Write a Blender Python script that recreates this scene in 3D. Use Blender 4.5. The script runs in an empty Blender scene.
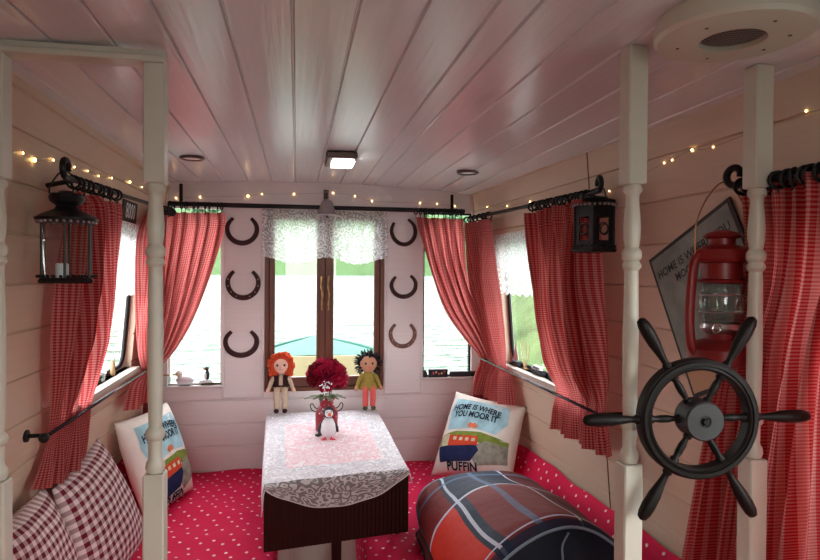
import bpy, math, random
from mathutils import Vector, Matrix
random.seed(7)
PI = math.pi
S = bpy.context.scene
COL = S.collection
H = 1.55
# ------------------------------------------------------------------ camera
FPX = 610.0
YAW, PITCH, ROLL = math.radians(10.5), math.radians(.85), math.radians(.46)
fw = Vector((math.sin(YAW)*math.cos(PITCH), math.cos(YAW)*math.cos(PITCH), -math.sin(PITCH)))
rt = Vector((math.cos(YAW), -math.sin(YAW), 0)); up = rt.cross(fw)
r2 = rt*math.cos(ROLL) + up*math.sin(ROLL); u2 = -rt*math.sin(ROLL) + up*math.cos(ROLL)
EYE = Vector((0, 0, H))
cam = bpy.data.cameras.new('camera'); cam_o = bpy.data.objects.new('camera', cam); COL.objects.link(cam_o)
cam.sensor_width = 36; cam.lens = FPX/820*36; cam.clip_start = .02; cam.clip_end = 500
cam_o.matrix_world = Matrix((( r2.x, u2.x, -fw.x, 0), (r2.y, u2.y, -fw.y, 0), (r2.z, u2.z, -fw.z, H), (0, 0, 0, 1)))
S.camera = cam_o

def P(px, py, x=None, y=None, z=None):
    """point where the sight line through a photo pixel meets a plane of the cabin (survey helper)"""
    d = fw + r2*((px-410)/FPX) - u2*((py-280)/FPX)
    if x is not None: t = x/d.x
    elif y is not None: t = y/d.y
    else: t = (z-H)/d.z
    return EYE + d*t

# ------------------------------------------------------------------ mesh helper
class MB:
    def __init__(s): s.v = []; s.f = []; s.uv = []
    def add(s, vs, fs, uvs=None):
        b = len(s.v); s.v += [tuple(q) for q in vs]
        for i, f in enumerate(fs):
            s.f.append(tuple(b+k for k in f))
            s.uv.append(uvs[i] if uvs else [(0, 0)]*len(f))
        return s
    def box(s, a, b, bev=0, M=None):
        x0, y0, z0 = a; x1, y1, z1 = b
        x0, x1 = min(x0, x1), max(x0, x1); y0, y1 = min(y0, y1), max(y0, y1); z0, z1 = min(z0, z1), max(z0, z1)
        if bev <= 0:
            v = [(x0,y0,z0),(x1,y0,z0),(x1,y1,z0),(x0,y1,z0),(x0,y0,z1),(x1,y0,z1),(x1,y1,z1),(x0,y1,z1)]
            f = [(3,2,1,0),(4,5,6,7),(0,1,5,4),(1,2,6,5),(2,3,7,6),(3,0,4,7)]
        else:
            bev = min(bev, (x1-x0)*.49, (y1-y0)*.49, (z1-z0)*.49)
            v = []; f = []; idx = {}
            for cx in (0, 1):
                for cy in (0, 1):
                    for cz in (0, 1):
                        for ax in range(3):
                            p = [(x0, x1)[cx], (y0, y1)[cy], (z0, z1)[cz]]
                            for k in range(3):
                                if k != ax: p[k] += bev*(1, -1)[(cx, cy, cz)[k]]
                            idx[(cx, cy, cz, ax)] = len(v); v.append(tuple(p))
            I = lambda c, ax: idx[(c[0], c[1], c[2], ax)]
            def orient(q):
                a_, b_, c_ = [Vector(v[k]) for k in q[:3]]
                n = (b_-a_).cross(c_-a_); m = sum((Vector(v[k]) for k in q), Vector())/len(q) - Vector(((x0+x1)/2, (y0+y1)/2, (z0+z1)/2))
                return tuple(q) if n.dot(m) > 0 else tuple(reversed(q))
            for ax in range(3):
                o1, o2 = [k for k in range(3) if k != ax]
                for sd in (0, 1):
                    q = []
                    for (p1, p2) in ((0,0),(1,0),(1,1),(0,1)):
                        c = [0, 0, 0]; c[ax] = sd; c[o1] = p1; c[o2] = p2; q.append(I(c, ax))
                    f.append(orient(q))
                for p1 in (0, 1):
                    for p2 in (0, 1):
                        c0 = [0]*3; c1 = [0]*3; c0[ax] = 0; c1[ax] = 1
                        for c in (c0, c1): c[o1] = p1; c[o2] = p2
                        f.append(orient([I(c0, o1), I(c1, o1), I(c1, o2), I(c0, o2)]))
            for c in [(a_, b_, c_) for a_ in (0, 1) for b_ in (0, 1) for c_ in (0, 1)]:
                f.append(orient([I(c, 0), I(c, 1), I(c, 2)]))
        if M: v = [tuple(M @ Vector(q)) for q in v]
        # box uv: metres along the two long axes of each face
        uvs = []
        for q in f:
            a_, b_, c_ = [Vector(v[k]) for k in q[:3]]
            n = (b_-a_).cross(c_-a_); ax = max(range(3), key=lambda k: abs(n[k])); o = [k for k in range(3) if k != ax]
            uvs.append([(v[k][o[0]], v[k][o[1]]) for k in q])
        return s.add(v, f, uvs)
    def tube(s, pts, r, n=8, closed=False, caps=True, flat=1.0):
        pts = [Vector(p) for p in pts]; m = len(pts)
        rr = r if isinstance(r, (list, tuple)) else [r]*m
        vs = []; prev = None
        for i, p in enumerate(pts):
            if closed: t = pts[(i+1) % m] - pts[i-1]
            else: t = pts[min(i+1, m-1)] - pts[max(i-1, 0)]
            t.normalize()
            if prev is None:
                a = Vector((0, 0, 1)) if abs(t.z) < .9 else Vector((1, 0, 0)); prev = t.cross(a).normalized()
            u = (prev - t*prev.dot(t)).normalized(); prev = u; w = t.cross(u)
            for k in range(n):
                an = 2*PI*k/n; vs.append(p + (u*math.cos(an) + w*math.sin(an)*flat)*rr[i])
        fs = []
        for i in range(m if closed else m-1):
            j = (i+1) % m
            for k in range(n):
                fs.append((i*n+k, i*n+(k+1) % n, j*n+(k+1) % n, j*n+k))
        if caps and not closed:
            fs.append(tuple(range(n-1, -1, -1))); fs.append(tuple((m-1)*n+k for k in range(n)))
        return s.add(vs, fs)
    def lathe(s, prof, c=(0, 0, 0), axis='z', n=24, M=None, a0=0, sq=None):
        vs = []; fs = []; m = len(prof)
        for (r, h) in prof:
            for k in range(n):
                an = 2*PI*k/n + a0; x, y = r*math.cos(an), r*math.sin(an)
                p = {'z': (x, y, h), 'y': (x, h, y), 'x': (h, x, y)}[axis]
                p = Vector(p)
                if M: p = M @ p
                vs.append(p + Vector(c))
        for i in range(m-1):
            for k in range(n):
                q = (i*n+k, i*n+(k+1) % n, (i+1)*n+(k+1) % n, (i+1)*n+k)
                fs.append(q)
        shut = (prof[0][0]-prof[-1][0])**2+(prof[0][1]-prof[-1][1])**2 < 1e-9
        if prof[0][0] > 1e-5 and not shut: fs.append(tuple(range(n-1, -1, -1)))
        if prof[-1][0] > 1e-5 and not shut: fs.append(tuple((m-1)*n+k for k in range(n)))
        return s.add(vs, fs)
    def ball(s, c, r, n=12, m=8, sc=(1, 1, 1), M=None):
        prof = [(max(1e-6, math.sin(PI*i/m)), -math.cos(PI*i/m)) for i in range(m+1)]
        vs = []; fs = []
        for (q, h) in prof:
            for k in range(n):
                an = 2*PI*k/n; p = Vector((q*math.cos(an)*sc[0], q*math.sin(an)*sc[1], h*sc[2]))*r
                if M: p = M @ p
                vs.append(p + Vector(c))
        for i in range(m):
            for k in range(n): fs.append((i*n+k, i*n+(k+1) % n, (i+1)*n+(k+1) % n, (i+1)*n+k))
        return s.add(vs, fs)
    def grid(s, fn, nu, nv, uvf=None, closeu=False, back=0):
        """surface fn(u,v) with u,v in 0..1"""
        vs = [fn(i/nu, j/nv) for j in range(nv+1) for i in range(nu+1)]
        uvf = uvf or (lambda u, v: (u, v))
        fs = []; uvs = []
        for j in range(nv):
            for i in range(nu):
                a = j*(nu+1)+i; fs.append((a, a+1, a+nu+2, a+nu+1))
                uvs.append([uvf(i/nu, j/nv), uvf((i+1)/nu, j/nv), uvf((i+1)/nu, (j+1)/nv), uvf(i/nu, (j+1)/nv)])
        return s.add(vs, fs, uvs)
    def prism(s, pts, d):
        """planar outline (3D points) pushed along vector d"""
        pts = [Vector(p) for p in pts]; n = len(pts); d = Vector(d)
        vs = pts + [p+d for p in pts]
        fs = [tuple(range(n-1, -1, -1)), tuple(range(n, 2*n))] + [(i, (i+1) % n, n+(i+1) % n, n+i) for i in range(n)]
        return s.add(vs, fs)
    def build(s, name, mat, parent=None, smooth=False, label=None, cat=None, group=None, kind=None, loc=None, weld=False):
        me = bpy.data.meshes.new(name); me.from_pydata(s.v, [], s.f)
        ul = me.uv_layers.new(name='UVMap'); k = 0
        flat = [c for f in s.uv for c in f]
        for i, c in enumerate(flat): ul.data[i].uv = c
        me.materials.append(mat)
        o = bpy.data.objects.new(name, me); COL.objects.link(o)
        import bmesh
        bm = bmesh.new(); bm.from_mesh(me)
        if weld: bmesh.ops.remove_doubles(bm, verts=bm.verts, dist=1e-5)
        bmesh.ops.recalc_face_normals(bm, faces=bm.faces); bm.to_mesh(me); bm.free()
        if smooth is True:
            for p in me.polygons: p.use_smooth = True
        elif smooth:
            for p in me.polygons: p.use_smooth = True
            me.set_sharp_from_angle(angle=math.radians(smooth))
        if parent is not None:
            o.parent = parent; pl = Vector(); q = parent
            while q is not None: pl += q.location; q = q.parent
            if pl.length > 0: me.transform(Matrix.Translation(-pl))
        tagit(o, label, cat, group, kind)
        return o

def tagit(o, label=None, cat=None, group=None, kind=None):
    if label: o['label'] = label
    if cat: o['category'] = cat
    if group: o['group'] = group
    if kind: o['kind'] = kind
    return o
def thing(name, label, cat, loc=(0, 0, 0), group=None, kind=None):
    o = bpy.data.objects.new(name, None); COL.objects.link(o); o.location = loc; o.empty_display_size = .05
    return tagit(o, label, cat, group, kind)
def struct(name, mb, mat, parent=None, smooth=False):
    return mb.build(name, mat, parent, smooth, kind=None if parent is not None else 'structure')
def copy_tree(o, parent=None):
    c = o.copy(); COL.objects.link(c)
    if parent is not None: c.parent = parent
    for ch in [q for q in list(COL.objects) if q.parent == o]: copy_tree(ch, c)
    return c
def rot(ax, a): return Matrix.Rotation(a, 3, ax)
def arc(c, r, a0, a1, n, ex, ey):
    c = Vector(c); ex = Vector(ex); ey = Vector(ey)
    return [c + ex*(r*math.cos(a0+(a1-a0)*i/n)) + ey*(r*math.sin(a0+(a1-a0)*i/n)) for i in range(n+1)]
def smoothpath(pts, n=8):
    pts = [Vector(p) for p in pts]; out = []
    for i in range(len(pts)-1):
        p0 = pts[max(i-1, 0)]; p1 = pts[i]; p2 = pts[i+1]; p3 = pts[min(i+2, len(pts)-1)]
        for k in range(n):
            t = k/n
            out.append(.5*((2*p1) + (p2-p0)*t + (2*p0-5*p1+4*p2-p3)*t*t + (3*p1-p0-3*p2+p3)*t**3))
    out.append(pts[-1]); return out

# ------------------------------------------------------------------ materials
def srgb(r, g, b):
    f = lambda c: (c/255/12.92) if c/255 <= .04045 else ((c/255+.055)/1.055)**2.4
    return (f(r), f(g), f(b), 1)
class NT:
    def __init__(s, name):
        s.m = bpy.data.materials.new(name); s.m.use_nodes = True; s.t = s.m.node_tree; s.t.nodes.clear()
        s.out = s.n('ShaderNodeOutputMaterial')
    def n(s, ty, **kw):
        nd = s.t.nodes.new(ty)
        for k, v in kw.items():
            if k.startswith('i_'):
                key = k[2:]; key = int(key) if key.isdigit() else key.replace('_', ' ')
                if isinstance(v, bpy.types.NodeSocket): s.t.links.new(v, nd.inputs[key])
                else: nd.inputs[key].default_value = v
            else: setattr(nd, k, v)
        return nd
    def link(s, a, b): s.t.links.new(a, b)
    def mth(s, op, a, b=0.0, c=None, clamp=False):
        nd = s.n('ShaderNodeMath', operation=op, use_clamp=clamp)
        for i, v in enumerate((a, b) if c is None else (a, b, c)):
            if isinstance(v, bpy.types.NodeSocket): s.link(v, nd.inputs[i])
            else: nd.inputs[i].default_value = v
        return nd.outputs[0]
    def mix(s, fac, a, b):
        nd = s.n('ShaderNodeMix', data_type='RGBA')
        for i, v in ((0, fac), (6, a), (7, b)):
            if isinstance(v, bpy.types.NodeSocket): s.link(v, nd.inputs[i])
            else: nd.inputs[i].default_value = v
        return nd.outputs[2]
    def uv(s):
        tc = s.n('ShaderNodeTexCoord'); sp = s.n('ShaderNodeSeparateXYZ'); s.link(tc.outputs['UV'], sp.inputs[0]); return tc, sp
    def bump(s, h, st=.3, dist=.002):
        b = s.n('ShaderNodeBump', i_Strength=st, i_Distance=dist); s.link(h, b.inputs['Height']); return b.outputs[0]
    def bsdf(s, col, rough=.5, metal=0, normal=None, spec=.5, **kw):
        b = s.n('ShaderNodeBsdfPrincipled')
        for key, v in (('Base Color', col), ('Roughness', rough), ('Metallic', metal), ('Specular IOR Level', spec)):
            if isinstance(v, bpy.types.NodeSocket): s.link(v, b.inputs[key])
            else: b.inputs[key].default_value = v
        if normal: s.link(normal, b.inputs['Normal'])
        for k, v in kw.items(): b.inputs[k.replace('_', ' ')].default_value = v
        return b.outputs[0]
    def done(s, sh): s.link(sh, s.out.inputs[0]); return s.m
def plain(name, col, rough=.5, metal=0, spec=.5, var=.08, scale=40, bump=0, **kw):
    t = NT(name); tc = t.n('ShaderNodeTexCoord'); nz = t.n('ShaderNodeTexNoise', i_Scale=scale, i_Detail=3.0); t.link(tc.outputs['Object'], nz.inputs[0])
    f = t.mth('MULTIPLY_ADD', nz.outputs[0], var*2, 1-var)
    mx = t.n('ShaderNodeMix', data_type='RGBA', blend_type='MULTIPLY'); mx.inputs[0].default_value = 1
    mx.inputs[6].default_value = col; cb = t.n('ShaderNodeCombineColor'); [t.link(f, cb.inputs[i]) for i in range(3)]; t.link(cb.outputs[0], mx.inputs[7])
    nm = t.bump(nz.outputs[0], bump) if bump else None
    return t.done(t.bsdf(mx.outputs[2], rough, metal, nm, spec, **kw))
def painted_wood(name, col, axis, rough=.4, grain=.35, knots=False, spec=.5):
    """painted boards: faint wood grain running along one axis shows through the paint"""
    t = NT(name); tc = t.n('ShaderNodeTexCoord'); mp = t.n('ShaderNodeMapping'); t.link(tc.outputs['Object'], mp.inputs[0])
    sc = {'x': (3, 90, 90), 'y': (90, 3, 90), 'z': (90, 90, 3)}[axis]; mp.inputs['Scale'].default_value = sc
    nz = t.n('ShaderNodeTexNoise', i_Scale=1.0, i_Detail=4.0); t.link(mp.outputs[0], nz.inputs[0])
    n2 = t.n('ShaderNodeTexNoise', i_Scale=2.3, i_Detail=3.0); t.link(tc.outputs['Object'], n2.inputs[0])
    a = t.mth('MULTIPLY_ADD', nz.outputs[0], .16, .90); b = t.mth('MULTIPLY_ADD', n2.outputs[0], .16, .93)
    f = t.mth('MULTIPLY', a, b)
    if knots:
        mp2 = t.n('ShaderNodeMapping'); t.link(tc.outputs['Object'], mp2.inputs[0]); mp2.inputs['Scale'].default_value = {'x': (2.2, 8, 8), 'y': (8, 2.2, 8), 'z': (8, 8, 2.2)}[axis]
        vo = t.n('ShaderNodeTexVoronoi', i_Scale=.8); t.link(mp2.outputs[0], vo.inputs[0])
        mr = t.n('ShaderNodeMapRange', i_1=.05, i_2=.16, i_3=.88, i_4=1.0); t.link(vo.outputs['Distance'], mr.inputs[0])
        f = t.mth('MULTIPLY', f, mr.outputs[0])
    cb = t.n('ShaderNodeCombineColor'); [t.link(f, cb.inputs[i]) for i in range(3)]
    mx = t.n('ShaderNodeMix', data_type='RGBA', blend_type='MULTIPLY'); mx.inputs[0].default_value = 1; mx.inputs[6].default_value = col; t.link(cb.outputs[0], mx.inputs[7])
    return t.done(t.bsdf(mx.outputs[2], rough, 0, t.bump(nz.outputs[0], grain, .0015), spec))
def cloth_shader(t, col, trans=.4, normal=None):
    d = t.n('ShaderNodeBsdfDiffuse'); tr = t.n('ShaderNodeBsdfTranslucent'); mx = t.n('ShaderNodeMixShader'); mx.inputs[0].default_value = trans
    for q in (d, tr):
        if isinstance(col, bpy.types.NodeSocket): t.link(col, q.inputs[0])
        else: q.inputs[0].default_value = col
        if normal: t.link(normal, q.inputs['Normal'])
    t.link(d.outputs[0], mx.inputs[1]); t.link(tr.outputs[0], mx.inputs[2]); return mx.outputs[0]
def gingham(name, dark, light, period, trans=.4, mid=None):
    t = NT(name); tc, sp = t.uv()
    def st(c): return t.mth('GREATER_THAN', t.mth('FRACT', t.mth('MULTIPLY', c, 1/period)), .5)
    s1, s2 = st(sp.outputs[0]), st(sp.outputs[1])
    f = t.mth('MULTIPLY', t.mth('ADD', s1, s2), .5)
    f = t.mth('POWER', f, .8)
    nz = t.n('ShaderNodeTexNoise', i_Scale=5.0, i_Detail=3.0); t.link(tc.outputs['UV'], nz.inputs[0])
    col = t.mix(f, light, dark)
    return t.done(cloth_shader(t, col, trans, t.bump(nz.outputs[0], .35, .01)) if trans else t.bsdf(col, .85, 0, t.bump(nz.outputs[0], .4, .01), .2))
def emission(name, col, st):
    t = NT(name); e = t.n('ShaderNodeEmission'); e.inputs[0].default_value = col; e.inputs[1].default_value = st; return t.done(e.outputs[0])
def thin_glass(name, tint=(1, 1, 1, 1), rough=0.0, amt=1.0):
    t = NT(name); tr = t.n('ShaderNodeBsdfTransparent'); tr.inputs[0].default_value = tint; g = t.n('ShaderNodeBsdfGlossy'); g.inputs['Roughness'].default_value = rough
    lw = t.n('ShaderNodeLayerWeight'); lw.inputs[0].default_value = .5; f = t.mth('MULTIPLY_ADD', t.mth('POWER', lw.outputs['Facing'], 5.0), .6*amt, .035*amt)
    mx = t.n('ShaderNodeMixShader'); t.link(f, mx.inputs[0]); t.link(tr.outputs[0], mx.inputs[1]); t.link(g.outputs[0], mx.inputs[2]); return t.done(mx.outputs[0])
def lace(name, scale=30, open_=.45, col=(.92, .92, .94, 1), dense=.88, trans=.62):
    """net with denser flower motifs: real gaps let light through"""
    t = NT(name); tc, sp = t.uv()
    vo = t.n('ShaderNodeTexVoronoi', i_Scale=scale*.55, feature='SMOOTH_F1'); nz = t.n('ShaderNodeTexNoise', i_Scale=scale*.9, i_Detail=2.0)
    t.link(tc.outputs['UV'], vo.inputs[0]); t.link(tc.outputs['UV'], nz.inputs[0])
    w = t.mth('SINE', t.mth('MULTIPLY', vo.outputs['Distance'], 22.0)); w = t.mth('ADD', w, t.mth('MULTIPLY_ADD', nz.outputs[0], 3.0, -1.5))
    mr = t.n('ShaderNodeMapRange', i_1=-.3, i_2=.5, i_3=open_, i_4=dense); t.link(w, mr.inputs[0])
    sh = cloth_shader(t, col, trans); tp = t.n('ShaderNodeBsdfTransparent'); mx = t.n('ShaderNodeMixShader')
    t.link(mr.outputs[0], mx.inputs[0]); t.link(tp.outputs[0], mx.inputs[1]); t.link(sh, mx.inputs[2]); return t.done(mx.outputs[0])

M = {}
M['wall'] = painted_wood('wall_paint', (.61, .47, .355, 1), 'y', .45)
M['wall_end'] = painted_wood('end_wall_paint', (.73, .67, .67, 1), 'x', .45)
M['ceil'] = painted_wood('ceiling_paint', (.67, .67, .69, 1), 'y', .22, .5, True)
M['trim'] = painted_wood('trim_paint', (.60, .53, .47, 1), 'z', .45, .2)
M['post'] = plain('post_gloss_paint', (.55, .53, .45, 1), .35, var=.05, scale=12)
M['brown'] = painted_wood('brown_window_wood', (.12, .035, .018, 1), 'z', .4, .4)
M['mahog'] = painted_wood('dark_mahogany', (.030, .008, .006, 1), 'z', .45, .5, False, .2)
M['oakfloor'] = painted_wood('floor_boards', (.16, .09, .05, 1), 'y', .5)
M['palewood'] = painted_wood('pale_locker_wood', (.62, .56, .48, 1), 'z', .5)
M['black'] = plain('black_iron', (.008, .008, .009, 1), .42, 0, .25, .2, 60, .2)
M['blackwood'] = plain('black_stained_wood', (.010, .008, .007, 1), .42, 0, .18, .3, 25, .15)
M['hub'] = plain('grey_black_hub', (.025, .025, .026, 1), .45, .1, .5, .2, 50, .1)
M['steel'] = plain('bright_steel', (.6, .6, .62, 1), .3, 1)
M['glass'] = thin_glass('window_glass')
M['lglass'] = thin_glass('lantern_glass', (.85, .9, .88, 1), .03, 1.6)
M['red_paint'] = plain('red_enamel', (.21, .010, .010, 1), .38, 0, .4, .1, 20)
M['white'] = plain('white_paint', (.75, .74, .72, 1), .5, var=.05)
M['cream'] = plain('cream_fabric', (.84, .79, .72, 1), .9, 0, .1, .08, 25, .3)
M['horseshoe'] = plain('rusty_iron', (.042, .014, .013, 1), .55, 0, .2, .45, 70, .5)
M['horseshoe_pale'] = plain('worn_rusty_iron', (.16, .075, .06, 1), .6, .3, .5, .6, 60, .6)
M['nail'] = plain('nail_holes', (.32, .2, .17, 1), .5, .3)
M['brass'] = plain('aged_brass', (.45, .25, .10, 1), .35, .9)
M['copper_wire'] = plain('copper_wire', (.30, .13, .05, 1), .4, .8)
M['bell'] = plain('pewter_bell', (.32, .29, .30, 1), .35, .6, .5, .2, 60)
M['gingham'] = gingham('red_gingham', (.42, .016, .024, 1), (.64, .28, .26, 1), .0082, .54)
M['gingham_pink'] = gingham('red_gingham_sunlit', (.42, .016, .024, 1), (.64, .28, .26, 1), .0082, .54)
M['gingham_cushion'] = gingham('burgundy_gingham', (.15, .009, .028, 1), (.78, .66, .66, 1), .031, 0)
M['bulb'] = emission('fairy_bulb', (1, .62, .22, 1), 9)
M['bulb_dim'] = M['bulb']
M['lamp_lens'] = emission('lamp_lens_lit', (1, .93, .88, 1), 16)
M['lens_frost'] = plain('frosted_lens', (.75, .75, .75, 1), .3)
M['bezel'] = plain('brown_bronze_bezel', (.09, .055, .045, 1), .35, .6)
M['tie'] = plain('tieback_rod_finish', (.06, .06, .075, 1), .18, .7)
M['lace'] = lace('white_lace', 60, .42, (.90, .92, .94, 1), .88, .48)
M['lace_table'] = lace('tablecloth_lace', 64, .35, (.80, .80, .82, 1), .95, .1)
M['skin'] = plain('doll_skin', (.75, .48, .38, 1), .8, 0, .1)
M['skin2'] = plain('doll_tan_skin', (.55, .28, .18, 1), .8, 0, .1)
M['rhair'] = plain('orange_yarn', (.60, .08, .03, 1), .9, 0, .1, .3, 90)
M['bhair'] = plain('black_yarn', (.010, .010, .012, 1), .8, 0, .2, .3, 90)
M['beige'] = plain('beige_knit', (.55, .43, .32, 1), .9, 0, .1, .15, 90, .3)
M['dkbrown'] = plain('dark_brown_felt', (.035, .014, .014, 1), .85, 0, .1)
M['mustard'] = plain('mustard_knit', (.33, .24, .06, 1), .9, 0, .1, .35, 90, .3)
M['coral'] = plain('coral_knit', (.68, .12, .11, 1), .9, 0, .1, .1, 90, .3)
M['olive'] = plain('olive_felt', (.09, .09, .05, 1), .9, 0, .1)
M['petal'] = plain('crimson_petal', (.52, .018, .075, 1), .6, 0, .3, .3, 60)
M['petal2'] = plain('dark_crimson_petal', (.20, .008, .022, 1), .6, 0, .3, .3, 60)
M['leaf'] = plain('leaf_green', (.10, .16, .06, 1), .5, 0, .4, .3, 40)
M['pinkfeet'] = plain('pink_red_feet', (.75, .06, .10, 1), .5)
M['orange'] = plain('orange_paint', (.75, .16, .04, 1), .5)
M['pblack'] = plain('puffin_black', (.012, .012, .02, 1), .5)
M['pwhite'] = plain('puffin_white', (.82, .82, .86, 1), .5, var=.03)
M['ink'] = plain('navy_black_ink', (.012, .022, .045, 1), .8, 0, .1)
M['signink'] = plain('sign_black_ink', (.015, .015, .015, 1), .6)
M['skyblue'] = plain('printed_sky_blue', (.38, .62, .70, 1), .9, 0, .1, .5, 14)
M['navy'] = plain('printed_navy', (.02, .028, .09, 1), .9, 0, .1, .5, 25)
M['printred'] = plain('printed_red', (.62, .07, .03, 1), .9, 0, .1, .2, 30)
M['printgreen'] = plain('printed_green', (.20, .26, .05, 1), .9, 0, .1, .6, 30)
M['printgrey'] = plain('printed_grey', (.30, .30, .25, 1), .9, 0, .1, .8, 30)
M['printcream'] = plain('printed_cream', (.62, .58, .40, 1), .9, 0, .1, .3, 30)
M['navycloth'] = plain('navy_satin', (.006, .011, .020, 1), .6, 0, .2, .4, 14, .3)
M['piping'] = plain('pale_blue_piping', (.18, .26, .33, 1), .6)
M['brownsatin'] = plain('brown_red_satin', (.10, .014, .012, 1), .6, 0, .2, .3, 14, .3)
M['teal'] = plain('teal_deck_paint', (.012, .085, .062, 1), .6, 0, .2, .4, 5)
M['creamdeck'] = plain('cream_deck_paint', (.24, .21, .12, 1), .6, 0, .3, .25, 4)
M['hull'] = plain('hull_black', (.02, .02, .025, 1), .5)
M['grass'] = plain('bank_grass', (.06, .105, .045, 1), .9, 0, .1, .35, .6)
M['foliage'] = plain('tree_foliage', (.075, .14, .055, 1), .8, 0, .1, .5, 1.6)
M['foliage2'] = plain('tree_foliage_dark', (.05, .105, .05, 1), .8, 0, .1, .5, 1.6)
M['bark'] = plain('bark', (.10, .07, .05, 1), .9)
M['wicker'] = plain('tan_card', (.42, .27, .13, 1), .8)

def polka():
    t = NT('red_polka_fabric'); tc = t.n('ShaderNodeTexCoord'); mp = t.n('ShaderNodeMapping'); t.link(tc.outputs['UV'], mp.inputs[0]); mp.inputs['Rotation'].default_value = (0, 0, .5)
    vo = t.n('ShaderNodeTexVoronoi', i_Scale=17.0, i_Randomness=.38, voronoi_dimensions='2D'); t.link(mp.outputs[0], vo.inputs[0])
    f = t.mth('LESS_THAN', vo.outputs['Distance'], .105)
    nz = t.n('ShaderNodeTexNoise', i_Scale=6.0, i_Detail=3.0); t.link(tc.outputs['UV'], nz.inputs[0])
    col = t.mix(f, (.66, .008, .070, 1), (.85, .62, .60, 1))
    return t.done(t.bsdf(col, .8, 0, t.bump(nz.outputs[0], .4, .02), .2))
M['polka'] = polka()
def tartan():
    t = NT('tartan_satin'); tc, sp = t.uv()
    def band(c, lo, hi):
        return t.mth('MULTIPLY', t.mth('GREATER_THAN', c, lo), t.mth('LESS_THAN', c, hi))
    u, v = sp.outputs[0], sp.outputs[1]
    red, navy, maroon, rust = (.55, .030, .014, 1), (.012, .024, .050, 1), (.09, .009, .014, 1), (.17, .016, .016, 1)
    wob = t.n('ShaderNodeTexNoise', i_Scale=3.0); t.link(tc.outputs['UV'], wob.inputs[0])
    v = t.mth('ADD', v, t.mth('MULTIPLY_ADD', wob.outputs[0], .05, -.025)); u = t.mth('ADD', u, t.mth('MULTIPLY_ADD', wob.outputs[0], .03, -.015))
    left = t.mth('LESS_THAN', u, .27); back = t.mth('GREATER_THAN', v, .50); right = t.mth('GREATER_THAN', u, .575)
    col = t.mix(back, rust, navy)
    col = t.mix(t.mth('MULTIPLY', left, t.mth('SUBTRACT', 1.0, back)), col, red)
    col = t.mix(t.mth('MULTIPLY', left, back), col, rust)
    col = t.mix(right, col, maroon)
    pale = (.50, .55, .66, 1); blue = (.10, .17, .28, 1)
    col = t.mix(band(u, .245, .305), col, navy)
    for c, q, w_ in ((u, .270, .007), (u, .575, .005), (v, .50, .007), (v, .13, .006), (v, .96, .006), (u, .93, .005)):
        col = t.mix(band(c, q-w_, q+w_), col, pale)
    for c, q in ((u, .42), (v, .74)): col = t.mix(t.mth('MULTIPLY', band(c, q-.012, q+.012), .7), col, blue)
    col = t.mix(t.mth('MULTIPLY', band(v, .0, .10), .9), col, navy)
    nz = t.n('ShaderNodeTexNoise', i_Scale=7.0, i_Detail=3.0); t.link(tc.outputs['UV'], nz.inputs[0])
    return t.done(t.bsdf(col, .62, 0, t.bump(nz.outputs[0], .6, .02), .2))
M['tartan'] = tartan()
def tablecloth_mat():
    t = NT('white_pink_tablecloth'); tc, sp = t.uv()
    wv = t.n('ShaderNodeTexVoronoi', i_Scale=34.0, feature='SMOOTH_F1'); t.link(tc.outputs['UV'], wv.inputs[0])
    nz = t.n('ShaderNodeTexNoise', i_Scale=20.0, i_Detail=4.0); t.link(tc.outputs['UV'], nz.inputs[0])
    r = t.mth('ABSOLUTE', t.mth('ADD', sp.outputs[0], -.29)); q = t.mth('ABSOLUTE', t.mth('ADD', sp.outputs[1], -.56))
    inner = t.mth('MULTIPLY', t.mth('LESS_THAN', r, .19), t.mth('LESS_THAN', q, .33))
    w = t.mth('SINE', t.mth('MULTIPLY', wv.outputs['Distance'], 26.0)); w = t.mth('ADD', w, t.mth('MULTIPLY_ADD', nz.outputs[0], 4.0, -2.0))
    mr = t.n('ShaderNodeMapRange', i_1=-.4, i_2=.8, i_3=0.0, i_4=1.0); t.link(w, mr.inputs[0])
    a = t.mix(mr.outputs[0], (.60, .59, .64, 1), (.84, .83, .86, 1)); b = t.mix(mr.outputs[0], (.80, .53, .58, 1), (.86, .80, .83, 1))
    return t.done(t.bsdf(t.mix(inner, a, b), .85, 0, t.bump(mr.outputs[0], .4, .002), .2))
M['cloth'] = tablecloth_mat()
def mesh_grille():
    t = NT('perforated_grille'); tc = t.n('ShaderNodeTexCoord'); vo = t.n('ShaderNodeTexVoronoi', i_Scale=130.0, i_Randomness=.0); t.link(tc.outputs['Object'], vo.inputs[0])
    f = t.mth('LESS_THAN', vo.outputs['Distance'], .40)
    return t.done(t.bsdf(t.mix(f, (.22, .19, .18, 1), (.008, .008, .008, 1)), .5, .4))
M['grille'] = mesh_grille()
def vase_mat():
    t = NT('dark_red_spotted_enamel'); tc = t.n('ShaderNodeTexCoord'); vo = t.n('ShaderNodeTexVoronoi', i_Scale=48.0, i_Randomness=.5); t.link(tc.outputs['Object'], vo.inputs[0])
    f = t.mth('LESS_THAN', vo.outputs['Distance'], .17)
    return t.done(t.bsdf(t.mix(f, (.27, .012, .026, 1), (.75, .6, .6, 1)), .35))
M['vase'] = vase_mat()
def water():
    t = NT('river_water'); tc = t.n('ShaderNodeTexCoord'); mp = t.n('ShaderNodeMapping'); t.link(tc.outputs['Object'], mp.inputs[0]); mp.inputs['Scale'].default_value = (.5, 1.7, 1)
    nz = t.n('ShaderNodeTexNoise', i_Scale=1.5, i_Detail=3.0, i_Roughness=.5); t.link(mp.outputs[0], nz.inputs[0])
    return t.done(t.bsdf((.15, .20, .18, 1), .10, 0, t.bump(nz.outputs[0], 1.0, .45), .22))
M['water'] = water()
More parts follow.
